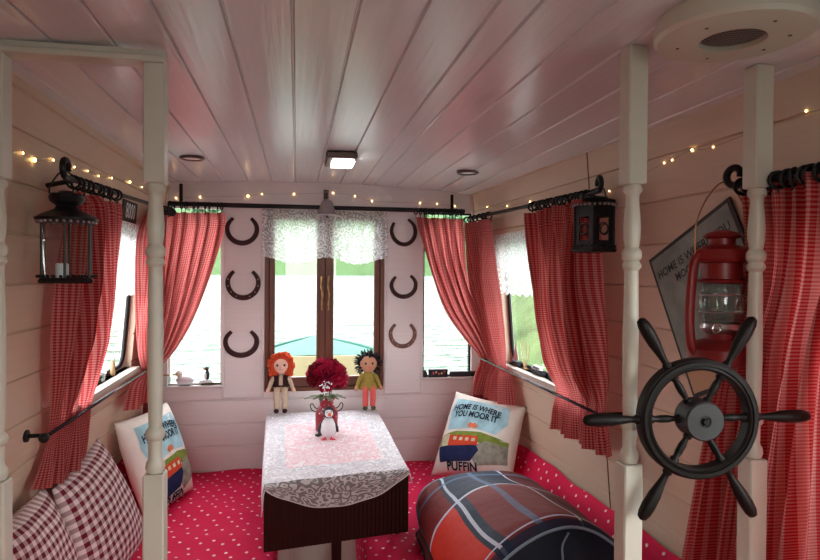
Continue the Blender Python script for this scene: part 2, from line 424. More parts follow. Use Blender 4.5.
def diamond_art():
    """weathered sign face: grey green patches and a warm foot"""
    t = NT('weathered_sign_face'); tc, sp = t.uv(); nz = t.n('ShaderNodeTexNoise', i_Scale=5.0, i_Detail=5.0); t.link(tc.outputs['UV'], nz.inputs[0])
    col = t.mix(nz.outputs[0], (.03, .06, .07, 1), (.36, .40, .34, 1))
    f = t.n('ShaderNodeMapRange', i_1=.30, i_2=.22, i_3=0.0, i_4=1.0); t.link(t.mth('MULTIPLY_ADD', nz.outputs[0], .15, sp.outputs[1]), f.inputs[0])
    col = t.mix(f.outputs[0], col, (.50, .30, .16, 1))
    return t.done(t.bsdf(col, .5))
M['signface'] = diamond_art()

# ------------------------------------------------------------------ text
def text_geo(body, size, extr=0.0, bold=.0):
    cu = bpy.data.curves.new('lettering', 'FONT'); cu.body = body; cu.size = size; cu.align_x = 'CENTER'; cu.align_y = 'CENTER'; cu.offset = bold; cu.resolution_u = 3
    ob = bpy.data.objects.new('lettering', cu); COL.objects.link(ob)
    dg = bpy.context.evaluated_depsgraph_get(); me = ob.evaluated_get(dg).to_mesh()
    vs = [tuple(v.co) for v in me.vertices]; fs = [tuple(p.vertices) for p in me.polygons]
    ob.evaluated_get(dg).to_mesh_clear(); bpy.data.objects.remove(ob); bpy.data.curves.remove(cu)
    return vs, fs

# ------------------------------------------------------------------ the cabin shell
YE = 3.40
YB = -1.4                                    # open stern behind the galley
def xr(y, z): return .985 + .033*(3.4-y) + .085*(2-z)
def xl(y, z): return -.67 - .085*(2-z)
def zc(x): return 2.03 - (.022 if x < .16 else .042)*((x-.16)/.83)**2

# ceiling: cambered tongue and groove planks running fore and aft
gx = [-.62, -.50, -.378, -.257, -.136, -.011, .108, .229, .350, .422, .541, .663, .785, .905, 1.02]
prof = []
x = -.75
for g in gx: prof += [(g-.0045, 0), (g-.0012, .007), (g+.0012, .007), (g+.0045, 0)]
xs = [(-.80, 0), (-.72, 0), (-.68, 0)] + prof + [(1.09, 0), (1.16, 0)]
fine = []
for a, b in zip(xs[:-1], xs[1:]):
    fine.append(a)
    if b[0]-a[0] > .05: fine.append(((a[0]+b[0])/2, 0))
fine.append(xs[-1])
cb = MB(); n = len(fine); vs = []
for yy in (YB, 0.5, 2.0, YE+.06):
    for (xx, d) in fine: vs.append((xx, yy, zc(xx)+d))
for yy in (YB, 0.5, 2.0, YE+.06):
    for (xx, d) in fine: vs.append((xx, yy, zc(xx)+.06))
fs = []
for j in range(3):
    for i in range(n-1):
        fs.append((j*n+i, (j+1)*n+i, (j+1)*n+i+1, j*n+i+1)); o = 4*n
        fs.append((o+j*n+i, o+j*n+i+1, o+(j+1)*n+i+1, o+(j+1)*n+i))
for i in range(n-1):
    fs.append((i, i+1, 4*n+i+1, 4*n+i)); fs.append((3*n+i, 7*n+i, 7*n+i+1, 3*n+i+1))
cb.add(vs, fs); struct('ceiling', cb, M['ceil'])

fl = MB().box((-.95, YB, -.05), (1.35, YE+.06, 0)); struct('floor', fl, M['oakfloor'])

GZ = [.10+.128*k for k in range(16)]
def grooved_patch(mb, X, side, y0, y1, z0, z1, th=.05, ysegs=1):
    """slab of a side wall between y0..y1, z0..z1; inner face carries the plank grooves"""
    zz = [(z0, 0)]
    for g in GZ:
        if z0+.01 < g < z1-.01: zz += [(g-.004, 0), (g-.001, .006), (g+.001, .006), (g+.004, 0)]
    zz.append((z1, 0)); m = len(zz); vs = []; fs = []
    for yy in (y0, y1):
        for (z, d) in zz: vs.append((X(yy, z)+side*d, yy, z))
    for yy in (y0, y1):
        for (z, d) in zz: vs.append((X(yy, z)+side*th, yy, z))
    for i in range(m-1):
        fs += [(i, i+1, m+i+1, m+i), (2*m+i, 3*m+i, 3*m+i+1, 2*m+i+1), (i, 2*m+i, 2*m+i+1, i+1), (m+i, m+i+1, 3*m+i+1, 3*m+i)]
    fs += [(0, m, 3*m, 2*m), (m-1, 3*m-1, 4*m-1, 2*m-1)]
    mb.add(vs, fs)
def side_wall(name, X, side, wins):
    mb = MB(); ys = YB; top = 2.005
    for (y0, y1, z0, z1) in wins:
        grooved_patch(mb, X, side, ys, y0, 0, top)
        grooved_patch(mb, X, side, y0, y1, 0, z0); grooved_patch(mb, X, side, y0, y1, z1, top)
        ys = y1
    grooved_patch(mb, X, side, ys, YE+.05, 0, top)
    struct(name, mb, M['wall'])
LW = [(2.10, 2.98, 1.10, 1.715)]
RW = [(-.10, 1.14, .84, 1.71), (2.10, 3.03, 1.075, 1.715)]
side_wall('wall_left', xl, -1, LW)
side_wall('wall_right', xr, 1, RW)

# end wall: lower planks, header and the two pilasters
ew = MB()
def endslab(x0, x1, z0, z1, groove=True):
    zz = [(z0, 0)]
    for g in ([.46+.0, .597, .717, .845] if groove else []):
        if z0+.01 < g < z1-.01: zz += [(g-.0055, 0), (g-.002, .008), (g+.002, .008), (g+.0055, 0)]
    zz.append((z1, 0)); m = len(zz)
    vs = [(xx, YE+d, z) for xx in (x0, x1) for (z, d) in zz] + [(xx, YE+.05, z) for xx in (x0, x1) for (z, d) in zz]
    fs = []
    for i in range(m-1): fs += [(i, m+i, m+i+1, i+1), (2*m+i, 2*m+i+1, 3*m+i+1, 3*m+i), (i, i+1, 2*m+i+1, 2*m+i), (m+i, 3*m+i, 3*m+i+1, m+i+1)]
    fs += [(0, 2*m, 3*m, m), (m-1, 2*m-1, 4*m-1, 3*m-1)]
    ew.add(vs, fs)
endslab(-.90, 1.20, 0, .885)
endslab(-.90, -.672, .885, 1.885); endslab(-.395, -.172, .885, 1.885); endslab(.482, .708, .885, 1.885); endslab(.995, 1.20, .885, 1.885)
endslab(-.672, -.395, .885, .930); endslab(.708, .995, .885, .943)
endslab(-.90, 1.20, 1.885, 2.035)
struct('wall_end', ew, M['wall_end'])
bk = MB().box((-.95, YB-.04, 0), (-.15, YB, 2.0)).box((.52, YB-.04, 0), (1.35, YB, 2.0)).box((-.15, YB-.04, 0), (.52, YB, 1.25)); struct('wall_back', bk, M['wall_end'])
# cover strips on the end wall
tr = MB()
for (a, b) in ((-.392, -.176), (.486, .706)):
    for q in (a, b-.012): tr.box((q, YE-.006, .86), (q+.012, YE, 1.885), .002)
tr.box((-.392, YE-.006, .855), (-.176, YE, .867), .002); tr.box((.486, YE-.006, .855), (.706, YE, .867), .002)
struct('trim_1', tr, M['wall_end'])
t2 = MB(); t2.tube([(xr(3.38, 2.0)-.004, 3.385, 1.985), (xr(3.38, .4)-.004, 3.385, .4)], .009, 6); t2.tube([(xl(3.38, 2.0)+.004, 3.385, 1.985), (xl(3.38, .4)+.004, 3.385, .4)], .009, 6)
struct('trim_2', t2, M['trim'])
t3 = MB()
for X, sd in ((xl, 1), (xr, -1)):
    t3.add([(X(YB, 1.985), YB, 1.985), (X(YB, 1.985)+sd*.012, YB, 1.985), (X(YE, 1.985), YE, 1.985), (X(YE, 1.985)+sd*.012, YE, 1.985)] +
           [(X(YB, 1.985), YB, 2.01), (X(YB, 1.985)+sd*.012, YB, 2.01), (X(YE, 1.985), YE, 2.01), (X(YE, 1.985)+sd*.012, YE, 2.01)],
           [(0, 1, 3, 2), (4, 6, 7, 5), (1, 5, 7, 3), (0, 2, 6, 4)])
struct('trim_3', t3, M['wall'])
t4 = MB(); yj = 2.06
t4.add([(xr(yj, z)-.0015+dx, yj+dy, z) for z in (.68, 1.985) for (dx, dy) in ((0, 0), (0, .006), (.002, .006), (.002, 0))], [(0,1,5,4),(1,2,6,5),(2,3,7,6),(3,0,4,7),(3,2,1,0),(4,5,6,7)])
struct('trim_4', t4, M['brown'])

# windows -------------------------------------------------------------
def rrect(a0, a1, b0, b1, r, n=5):
    out = []
    for (cx, cy, s0) in ((a1-r, b1-r, 0), (a0+r, b1-r, PI/2), (a0+r, b0+r, PI), (a1-r, b0+r, 1.5*PI)):
        for k in range(n+1): out.append((cx+r*math.cos(s0+PI/2*k/n), cy+r*math.sin(s0+PI/2*k/n)))
    return out
def side_window(name, X, sd, w, lab, sill=True):
    y0, y1, z0, z1 = w; zm = (z0+z1)/2
    root = thing(name, None, None, (X((y0+y1)/2, z0), (y0+y1)/2, z0), kind='structure')
    # timber lining with rounded black gasket
    off = .035
    pts = rrect(y0+.012, y1-.012, z0+.012, z1-.012, .07)
    MB().tube([(X(a, b)+sd*off, a, b) for a, b in pts], .010, 6, closed=True).build('gasket', M['black'], root, True)
    lin = MB(); out = rrect(y0-.001, y1+.001, z0-.001, z1+.001, .002); m = len(out)
    vs = [(X(a, b)+sd*(off-.004), a, b) for a, b in out] + [(X(a, b)+sd*(off-.004), a, b) for a, b in pts] + [(X(a, b)+sd*(off+.012), a, b) for a, b in out] + [(X(a, b)+sd*(off+.012), a, b) for a, b in pts]
    fs = []
    for i in range(m):
        j = (i+1) % m; fs += [(i, j, m+j, m+i), (2*m+i, 3*m+i, 3*m+j, 2*m+j), (m+i, m+j, 3*m+j, 3*m+i), (i, 2*m+i, 2*m+j, j)]
    lin.add(vs, fs).build('window_frame', M['trim'], root)
    g = MB(); g.add([(X(a, b)+sd*off, a, b) for a, b in pts] + [(X(a, b)+sd*(off+.004), a, b) for a, b in pts], [tuple(range(m)), tuple(range(2*m-1, m-1, -1))] + [(i, (i+1) % m, m+(i+1) % m, m+i) for i in range(m)])
    g.build('glass_pane', M['glass'], root)
    if sill:
        s_ = MB(); xx0, xx1 = X(y0, z0), X(y1, z0)
        vs = [(xx0-sd*.035, y0-.02, z0-.022), (xx1-sd*.035, y1+.015, z0-.022), (xx1+sd*off, y1+.0, z0-.022), (xx0+sd*off, y0, z0-.022)]
        vs += [(a, b, c+.022) for a, b, c in vs]
        s_.add(vs, [(3,2,1,0),(4,5,6,7),(0,1,5,4),(1,2,6,5),(2,3,7,6),(3,0,4,7)])
        s_.build('window_sill', M['trim'], root)
    return root
side_window('window_4', xl, -1, LW[0], '')
side_window('window_5', xr, 1, RW[1], '')
side_window('window_6', xr, 1, RW[0], '', False)

# centre casement pair
w1 = thing('window_1', None, None, (.155, YE, .885), kind='structure')
fr = MB(); a, b, z0, z1 = -.172, .482, .885, 1.885
fr.box((a, YE-.004, z0), (a+.022, YE+.05, z1), .002); fr.box((b-.022, YE-.004, z0), (b, YE+.05, z1), .002)
fr.box((a+.022, YE-.004, z1-.02), (b-.022, YE+.05, z1), .002); fr.box((a+.022, YE-.006, z0), (b-.022, YE+.05, z0+.02), .002)
fr.build('window_frame', M['brown'], w1)
for (c0, c1) in ((a+.022, .1535), (.1545, b-.022)):
    sh = MB(); t_ = .032
    sh.box((c0, YE+.005, z0+.02), (c0+t_, YE+.04, z1-.02), .004); sh.box((c1-t_, YE+.005, z0+.02), (c1, YE+.04, z1-.02), .004)
    sh.box((c0+t_, YE+.005, z0+.02), (c1-t_, YE+.04, z0+.075), .004); sh.box((c0+t_, YE+.005, z1-.06), (c1-t_, YE+.04, z1-.02), .004)
    if c0 < 0: sh.box((c1-.046, YE+.006, z0+.06), (c1-t_+.004, YE+.038, z1-.05), .003)
    else: sh.box((c0+t_-.004, YE+.006, z0+.06), (c0+.046, YE+.038, z1-.05), .003)
    sob = sh.build('casement', M['brown'], w1)
    MB().box((c0+t_, YE+.020, z0+.075), (c1-t_, YE+.024, z1-.06)).build('glass_pane', M['glass'], sob)
for hx, sob in zip((.136, .172), [q for q in COL.objects if q.name.startswith('casement')]):
    h = MB(); h.tube(smoothpath([(hx, YE+.004, 1.50), (hx, YE-.004, 1.52), (hx-.004, YE-.010, 1.46), (hx+.003, YE-.012, 1.42), (hx, YE-.004, 1.36), (hx, YE+.004, 1.33)], 4), [.003+.0035*math.sin(k*.9)**2 for k in range(21)], 8)
    h.build('window_handle', M['brass'], sob, True)
for nm, (a, b, z0, z1), strip in (('window_2', (-.672, -.395, .930, 1.885), False), ('window_3', (.708, .995, .943, 1.885), True)):
    w = thing(nm, None, None, ((a+b)/2, YE, z0), kind='structure')
    f_ = MB(); t_ = .010
    f_.box((a, YE+.02, z0), (a+t_, YE+.045, z1)); f_.box((b-t_, YE+.02, z0), (b, YE+.045, z1)); f_.box((a+t_, YE+.02, z0), (b-t_, YE+.045, z0+t_)); f_.box((a+t_, YE+.02, z1-t_), (b-t_, YE+.045, z1))
    f_.build('window_frame', M['black'] if strip else M['white'], w)
    MB().box((a+t_, YE+.03, z0+t_), (b-t_, YE+.034, z1-t_)).build('glass_pane', M['glass'], w)
    MB().box((a-.004, YE-.016, z0-.012), (b+.004, YE+.02, z0), .002).build('window_sill', M['wall_end'], w)

# ------------------------------------------------------------------ turned posts and the header moulding
def turned_post(x, y, top, label, group, half=.021, zb=1.155):
    root = thing('turned_post', label, 'post', (x, y, 0), group)
    zt = 1.732                     # turned section between the two square blocks
    MB().box((x-half, y-half, zt), (x+half, y+half, top), .003).build('upper_block', M['post'], root)
    MB().box((x-half, y-half, 0), (x+half, y+half, zb), .003).build('lower_block', M['post'], root)
    r = half*.92
    pr = [(r*.80, zt), (r*.98, zt-.006), (r*.98, zt-.014), (r*.72, zt-.020), (r*.66, zt-.03), (r*.80, zt-.06), (r*.90, zt-.085), (r*.86, zt-.11), (r*.70, zt-.130),
          (r*1.0, zt-.138), (r*1.04, zt-.145), (r*1.0, zt-.152), (r*.74, zt-.158), (r*.96, zt-.164), (r*.98, zt-.170), (r*.70, zt-.178),
          (r*.74, zt-.20), (r*.80, zt-.30), (r*.82, (zt+zb)/2), (r*.80, zb+.18), (r*.72, zb+.115), (r*.70, zb+.098),
          (r*1.0, zb+.090), (r*1.04, zb+.083), (r*.98, zb+.076), (r*.72, zb+.070), (r*.72, zb+.050), (r*.70, zb+.030), (r*.95, zb+.022), (r*1.02, zb+.012), (r*.85, zb+.001)]
    MB().lathe(pr, (x, y, 0), n=24).build('turned_shaft', M['post'], root, 35)
    return root
PY = 1.16
p1 = turned_post(.682, PY, zc(.682), 'white turned post just left of the ship wheel hub, behind its left handle', 'turned posts')
p2 = turned_post(.966, PY-.01, zc(.966), 'white turned post right of the ship wheel hub, against the near gingham curtain', 'turned posts')
p3 = turned_post(-.298, 1.385, 1.985, 'white turned post in front of the left window, at the end of the header rail', 'turned posts', .0215, 1.112)
p4 = turned_post(-.606, 1.385, 1.985, 'white turned post at the far left edge, close to the left wall', 'turned posts', .0215, 1.112)
hr = MB().box((-.665, 1.36, 1.985), (-.278, 1.412, 1.998), .002).box((-.665, 1.372, 1.998), (-.278, 1.40, 2.0125))
hr.build('header_rail', M['post'], label='slim white rail under the ceiling joining the two left posts', cat='rail')

# ------------------------------------------------------------------ ceiling fittings
cx, cy = .776, .99; zt = zc(cx)-.004
v = thing('roof_vent', 'round white wooden roof vent with dark perforated grille on ceiling', 'vent', (cx, cy, zt))
MB().lathe([(.132, .012), (.134, .0), (.134, -.020), (.128, -.027), (.112, -.030), (.056, -.030), (.056, -.012), (.130, -.010), (.132, .012)], (cx, cy, zt), n=48).build('vent_ring', M['post'], v, 35); vr = COL.objects[-1]
MB().lathe([(.0001, -.024), (.040, -.0235), (.056, -.020), (.056, -.016), (.0001, -.016)], (cx, cy, zt), n=40).build('grille', M['grille'], v, 35)
for a in (.3, 1.4, 2.5, 3.6, 4.8, 5.8):
    MB().lathe([(.0001, -.0315), (.003, -.031), (.0035, -.029)], (cx+.092*math.cos(a), cy+.092*math.sin(a), zt), n=8).build('screw', M['bezel'], vr)
lx, ly = .176, 2.575; lz = zc(lx)
l = thing('ceiling_light', 'rectangular bronze ceiling light with a lit clear lens, in the middle of the ceiling', 'lamp', (lx, ly, lz))
MB().box((lx-.062, ly-.12, lz-.030), (lx+.062, ly+.12, lz-.002), .006).build('housing', M['bezel'], l)
MB().box((lx-.036, ly-.06, lz-.037), (lx+.056, ly+.085, lz-.030), .004).build('lens', M['lamp_lens'], l)
for (px, py, lab) in ((192, 158, 'small round recessed light with dark rim in the left half of the ceiling'), (468, 170, 'small round recessed light with dark rim in the right half of the ceiling')):
    p = P(px, py, z=2.015); z_ = zc(p.x)
    d = thing('recessed_light', lab, 'lamp', (p.x, p.y, z_), 'round recessed lights')
    MB().lathe([(.050, .0), (.052, -.006), (.046, -.012), (.036, -.010), (.036, .0), (.050, .0)], (p.x, p.y, z_+.001), n=28).build('bezel', M['bezel'], d, 40)
    MB().lathe([(.0001, -.007), (.036, -.006), (.036, -.003), (.0001, -.003)], (p.x, p.y, z_), n=24).build('lens', M['lens_frost'], d, 40)

# ------------------------------------------------------------------ curtain rods
def rod(label, p0, p1, r, brackets, finial=None, endcap=True):
    p0, p1 = Vector(p0), Vector(p1)
    root = thing('curtain_rod', label, 'curtain rod', p0)
    MB().tube([p0, p1], r, 10).build('pole', M['black'], root, 40)
    for pts, rr in brackets: MB().tube(smoothpath(pts, 4), rr, 8).build('bracket', M['black'], root, 40)
    if finial:
        MB().tube(smoothpath(finial, 6), .0085, 8).build('scroll_finial', M['black'], root, True)
    return root
RY = 3.325
rz = P(300, 207, y=RY).z
RE0, RE1 = (-.655, RY, rz), (.925, RY, rz)
rod('thick black curtain rod across the end wall above the horseshoes', RE0, RE1, .0125,
    [([P(181, 184, y=RY+.02), P(181, 195, y=RY+.01), P(181, 206, y=RY)], .009), ([P(452, 195, y=RY+.02), P(452, 203, y=RY+.01), P(452, 211, y=RY)], .009)])
LR0 = Vector((-.615, 1.80, 1.795)); LR1 = Vector((-.615, 3.27, 1.842))
def scroll(p, d, s=.03, tilt=0):
    """shepherd's crook at a rod end: up, over and back (d = direction along the rod, away from it)"""
    p = Vector(p); d = Vector(d).normalized(); u = Vector((0, 0, 1))
    pts = [p]
    for k in range(0, 11):
        a = -PI/2 + 2*PI*.80*k/10; rr = s*(1-.03*k)
        pts.append(p + d*(s*.3) + u*(s*1.0) + d*(rr*math.cos(a)) + u*(rr*math.sin(a)))
    return pts
rod('thin black curtain rod on the left wall above the lantern and window', LR0, LR1, .0075,
    [([(-.615, 1.86, 1.797), (-.645, 1.86, 1.79), (xl(1.86, 1.79), 1.86, 1.78)], .007), ([(-.615, 3.1, 1.837), (-.65, 3.1, 1.83), (xl(3.1, 1.83), 3.1, 1.82)], .006)], scroll(LR0, (0, -1, 0), .026))
RR0 = Vector((.955, 1.83, 1.812)); RR1 = Vector((.935, 3.26, 1.842))
rod('thin black curtain rod on the right wall above the far window', RR0, RR1, .0085,
    [([(.955, 1.9, 1.812), (.99, 1.9, 1.80), (xr(1.9, 1.79), 1.9, 1.79)], .007), ([(.94, 3.1, 1.84), (.97, 3.1, 1.83), (xr(3.1, 1.83), 3.1, 1.82)], .006)], scroll(RR0, (-.15, -1, 0), .024))
NR0 = Vector((.985, 1.235, 1.752)); NR1 = Vector((1.0, .10, 1.752))
rod('black curtain rod with scroll end on the near right wall', NR0, NR1, .010,
    [([(.99, 1.15, 1.752), (1.03, 1.15, 1.75), (xr(1.15, 1.74), 1.15, 1.74)], .007)], scroll(NR0+Vector((0, .0, 0)), (-.25, 1, 0), .022))

# ------------------------------------------------------------------ curtains
def cat(vals, t):
    n = len(vals)-1; f = min(max(t, 0), 1)*n; i = min(int(f), n-1); t = f-i
    p0, p1, p2, p3 = vals[max(i-1, 0)], vals[i], vals[i+1], vals[min(i+2, n)]
    return (p1*2 + (p2-p0)*t + (p0*2-p1*5+p2*4-p3)*(t*t) + (p1*3-p0-p2*3+p3)*(t*t*t))*.5
def curtain(rows, folds, label, inward, rodline, nr, gather=1.35, seed=0, ramp=.02, mat='gingham', gr=None, ringr=.017):
    """rows: (left point, right point, fold depth) from heading to hem; inward = direction into the cabin"""
    rnd = random.Random(seed); Ls = [Vector(r[0]) for r in rows]; Rs = [Vector(r[1]) for r in rows]; A = [r[2] for r in rows]
    inward = Vector(inward)
    # row parameter proportional to drop so cloth pattern stays even
    seg = [0]
    for i in range(1, len(rows)): seg.append(seg[-1] + ((Ls[i]+Rs[i])/2-(Ls[i-1]+Rs[i-1])/2).length)
    tot = seg[-1]
    def par(v):
        d = v*tot
        for i in range(1, len(seg)):
            if d <= seg[i]+1e-9: return (i-1 + (d-seg[i-1])/(seg[i]-seg[i-1]))/(len(seg)-1)
        return 1.0
    ph = [rnd.uniform(0, 6.28) for _ in range(6)]
    W = (Rs[0]-Ls[0]).length
    def fn(u, v):
        t = par(v); L = cat(Ls, t); R = cat(Rs, t); f = t*(len(A)-1); i = min(int(f), len(A)-2); a = A[i]+(A[i+1]-A[i])*(f-i)
        uu = u + .018*math.sin(2*PI*folds*.5*u+ph[0]+v*2)
        w = math.sin(2*PI*folds*uu + ph[1] + .9*math.sin(v*4+ph[2])) + .35*math.sin(2*PI*folds*2.1*uu + ph[3] + v*3) + .4*math.sin(2*PI*folds*.43*uu+ph[4]+v*2.2)
        w2 = math.cos(2*PI*folds*uu + ph[1] + .9*math.sin(v*4+ph[2]))
        a *= 1.9
        return L + (R-L)*u + inward*(a*w) + (R-L).normalized()*(a*.22*w2 if 0 < u < 1 else 0)
    root = thing('curtain', label, 'curtain', tuple((Ls[0]+Rs[0])/2), gr or 'red gingham curtains')
    nu = int(folds*14); nv = 70
    g = MB().grid(fn, nu, nv, lambda u, v: (u*W*gather, v*tot))
    o = g.build('curtain_fabric', M[mat], root, True)
    a, b = Vector(rodline[0]), Vector(rodline[1]); d = (b-a).normalized()
    nr = int(nr*1.5)
    for k in range(nr):
        u = (k+.5)/nr; q = fn(u, 0); s_ = (q-a).dot(d); c = a + d*s_ + Vector((0, 0, -.006))
        n_ = d.cross(Vector((0, 0, 1))).normalized()
        tilt = rnd.uniform(-.5, .5); ex = (n_ + d*tilt).normalized()
        MB().tube(arc(c, ringr, 0, 2*PI, 16, ex, (0, 0, 1))[:-1], .0040, 6, closed=True).build('ring', M['black'], root, True)
        rg = COL.objects[-1]
        MB().tube([c+Vector((0, 0, -ringr)), Vector((q.x, q.y, min(q.z, c.z-ringr)-.010))], .0022, 5).build('hook', M['black'], rg)
    return root
def X_(px, py, X): return P(px, py, x=X)
def Y_(px, py, Y): return P(px, py, y=Y)
IN_L, IN_R, IN_E = (1, 0, 0), (-1, 0, 0), (0, -1, 0)
# left wall, near
curtain([(X_(70, 190, -.615), X_(119, 205, -.615), .012), (X_(78, 208, -.615), X_(118, 222, -.615), .014), (X_(70, 270, -.635), X_(112, 285, -.635), .018), (X_(59, 345, -.665), X_(104, 340, -.665), .018),
         (X_(52, 415, -.705), X_(95, 395, -.702), .007), (X_(48, 440, -.724), X_(92, 413, -.722), .003), (X_(44, 462, -.722), X_(90, 440, -.718), .007), (X_(38, 490, -.71), X_(86, 468, -.71), .012)],
        5, 'dark red gingham curtain on the left wall, behind the black glazed lantern', IN_L, (LR0, LR1), 7, seed=1)
# left wall, far (pale, sunlit through the lace)
curtain([(Y_(152, 208, 3.02), Y_(163, 208, 3.24), .010), (X_(138, 235, -.635), X_(160, 235, -.635), .013), (X_(136, 300, -.66), X_(158, 300, -.66), .013), (X_(137, 350, -.69), X_(155, 350, -.69), .010),
         (X_(142, 372, -.705), X_(156, 364, -.705), .007), (X_(132, 385, -.70), X_(156, 380, -.70), .010), (X_(127, 411, -.70), X_(153, 398, -.70), .014)],
        3.5, 'pale pink backlit gingham curtain on the left wall, far side of the window', IN_L, (LR0, LR1), 4, seed=2)
# end wall, left
curtain([(Y_(166, 212, RY), Y_(225, 213, RY), .014), (Y_(165, 228, RY), Y_(224, 230, RY), .016), (Y_(160, 270, RY-.01), Y_(211, 275, RY-.01), .018), (Y_(155, 315, RY-.02), Y_(195, 317, RY-.02), .016),
         (Y_(150, 350, RY-.04), Y_(178, 347, RY-.04), .012), (Y_(147, 372, RY-.06), Y_(160, 370, RY-.06), .008), (Y_(144, 395, RY-.07), Y_(161, 393, RY-.07), .010), (Y_(143, 424, RY-.07), Y_(162, 424, RY-.07), .012)],
        5, 'red gingham curtain at the left end window, swept left towards the corner', IN_E, (RE0, RE1), 7, seed=3)
# end wall, right
curtain([(Y_(415, 217, RY), Y_(462, 219, RY), .014), (Y_(418, 232, RY), Y_(463, 234, RY), .016), (Y_(429, 270, RY-.01), Y_(467, 272, RY-.01), .020), (Y_(444, 310, RY-.02), Y_(478, 308, RY-.02), .018),
         (Y_(465, 340, RY-.05), Y_(489, 335, RY-.05), .012), (Y_(479, 358, RY-.08), Y_(492, 357, RY-.08), .007), (Y_(474, 375, RY-.09), Y_(492, 376, RY-.09), .010), (Y_(470, 401, RY-.09), Y_(488, 404, RY-.09), .014)],
        5, 'red gingham curtain at the right end window, swept right to the corner tieback', IN_E, (RE0, RE1), 9, seed=4)
# right wall, far
curtain([(X_(466, 224, .94), X_(491, 219, .94), .012), (X_(468, 238, .945), X_(493, 236, .945), .014), (X_(474, 280, .96), X_(495, 285, .96), .016), (X_(483, 325, .985), X_(499, 330, .985), .013),
         (X_(488, 359, 1.015), X_(504, 366, 1.015), .004), (X_(484, 375, 1.01), X_(506, 380, 1.01), .011), (X_(480, 393, 1.0), X_(507, 406, 1.0), .016)],
        4, 'red gingham curtain on the right wall, far side of the window by the corner', IN_R, (RR0, RR1), 4, seed=5)
# right wall, near side of the far window
curtain([(X_(531, 214, .953), X_(590, 198, .953), .014), (X_(534, 232, .955), X_(588, 222, .955), .016), (X_(540, 280, .965), X_(590, 280, .965), .020), (X_(543, 320, .98), X_(595, 325, .98), .020),
         (X_(549, 360, 1.0), X_(600, 380, 1.0), .016), (X_(557, 388, 1.022), X_(603, 410, 1.022), .004), (X_(556, 408, 1.022), X_(604, 430, 1.022), .009), (X_(555, 428, 1.01), X_(605, 458, 1.01), .012)],
        6, 'red gingham curtain hanging below the black candle lantern on the right wall', IN_R, (RR0, RR1), 9, seed=6)
# near right wall, beside the wheel
curtain([(X_(744, 178, .995), X_(905, 165, .995), .010), (X_(749, 215, 1.005), X_(900, 215, 1.005), .011), (X_(747, 280, 1.022), X_(890, 290, 1.022), .012), (X_(724, 365, 1.040), X_(880, 370, 1.040), .012),
         (X_(706, 460, 1.060), X_(880, 470, 1.055), .013), (X_(690, 560, 1.070), X_(885, 560, 1.06), .016), (X_(684, 592, 1.07), X_(888, 612, 1.06), .016)],
        8, 'large red gingham curtain at the right edge behind the wheel and lantern', IN_R, (NR0, NR1), 12, seed=7, gather=.85)

# tieback rods ---------------------------------------------------------
def tie(label, p0, p1, X, sd):
    p0, p1 = Vector(p0), Vector(p1); r = thing('tieback_rod', label, 'tieback rod', p0, 'tieback rods')
    MB().tube([p0, p1], .0058, 8).build('bar', M['tie'], r, True)
    MB().ball(p0, .014, 12, 8).build('finial', M['black'], r, True)
    for p in (p0+(p1-p0)*.02, p0+(p1-p0)*.95):
        w = Vector((X(p.y, p.z), p.y, p.z))
        MB().tube([p, w], .006, 8).lathe([(.018, 0), (.018, .006), (.012, .008)], tuple(w), 'x' if sd > 0 else 'x', 12).build('bracket', M['black'], r, 40)
tie('dark metal tieback bar along the left wall across the two left curtains', P(44, 438, x=-.690), P(158, 362.5, x=-.690), xl, -1)
tie('dark metal tieback bar along the right wall across the two right wall curtains', P(603, 416.5, x=.992), P(480, 358, x=.985), xr, 1)

# ------------------------------------------------------------------ lace
def valance(label, top, bot, inward, mat='lace', folds=6, amp=.004, nu=60, nv=12, us=1):
    """top(u), bot(u): points"""
    g = MB().grid(lambda u, v: top(u)*(1-v)+bot(u)*v+Vector(inward)*(amp*math.sin(2*PI*folds*u)*(1+v)), nu, nv, lambda u, v: (u*us, v*us*.35))
    return g
YL = 3.375
def ctop(u): return Vector((-.185+.685*u, YL, 1.878))
def cbot(u):
    s = 1.598 + .018*math.cos(2*PI*u*2) + .006*abs(math.sin(PI*u*18))
    return Vector((-.185+.685*u, YL, s))
lv = thing('lace_valance', 'white flowered lace valance across the centre window top', 'lace', (.155, YL, 1.88), 'lace window valances')
valance('', ctop, cbot, IN_E, folds=9).build('lace_panel', M['lace'], lv, True)
MB().tube([ctop(0)+Vector((0, 0, .002)), ctop(1)+Vector((0, 0, .002))], .003, 6).build('wire', M['white'], lv)
for (X, sd, y0, y1, lab) in ((xl, 1, 2.16, 3.02, 'white lace valance with rounded swag over the left wall window'), (xr, -1, 2.16, 3.07, 'white lace valance with rounded swag over the right wall window')):
    q = thing('lace_valance', lab, 'lace', (X(2.6, 1.74), 2.6, 1.74), 'lace window valances')
    f0 = lambda u: Vector((X(y0+(y1-y0)*u, 1.735)+sd*.012, y0+(y1-y0)*u, 1.738))
    nS = 2
    f1 = lambda u: Vector((X(y0+(y1-y0)*u, 1.6)+sd*.020, y0+(y1-y0)*u, 1.665-.115*abs(math.sin(PI*(u*nS)))**.8))
    f2 = lambda u: Vector((X(y0+(y1-y0)*u, 1.6)+sd*.006, y0+(y1-y0)*u, 1.43+.02*abs(math.sin(PI*u*11))))
    valance('', f0, f1, (sd, 0, 0), folds=4, us=.9, amp=.002).build('swag', M['lace'], q, True)
    valance('', f0, f2, (sd, 0, 0), folds=11, us=.9, amp=.003).build('lace_panel', M['lace'], q, True)
    MB().tube([f0(0), f0(1)], .003, 6).build('wire', M['white'], q)

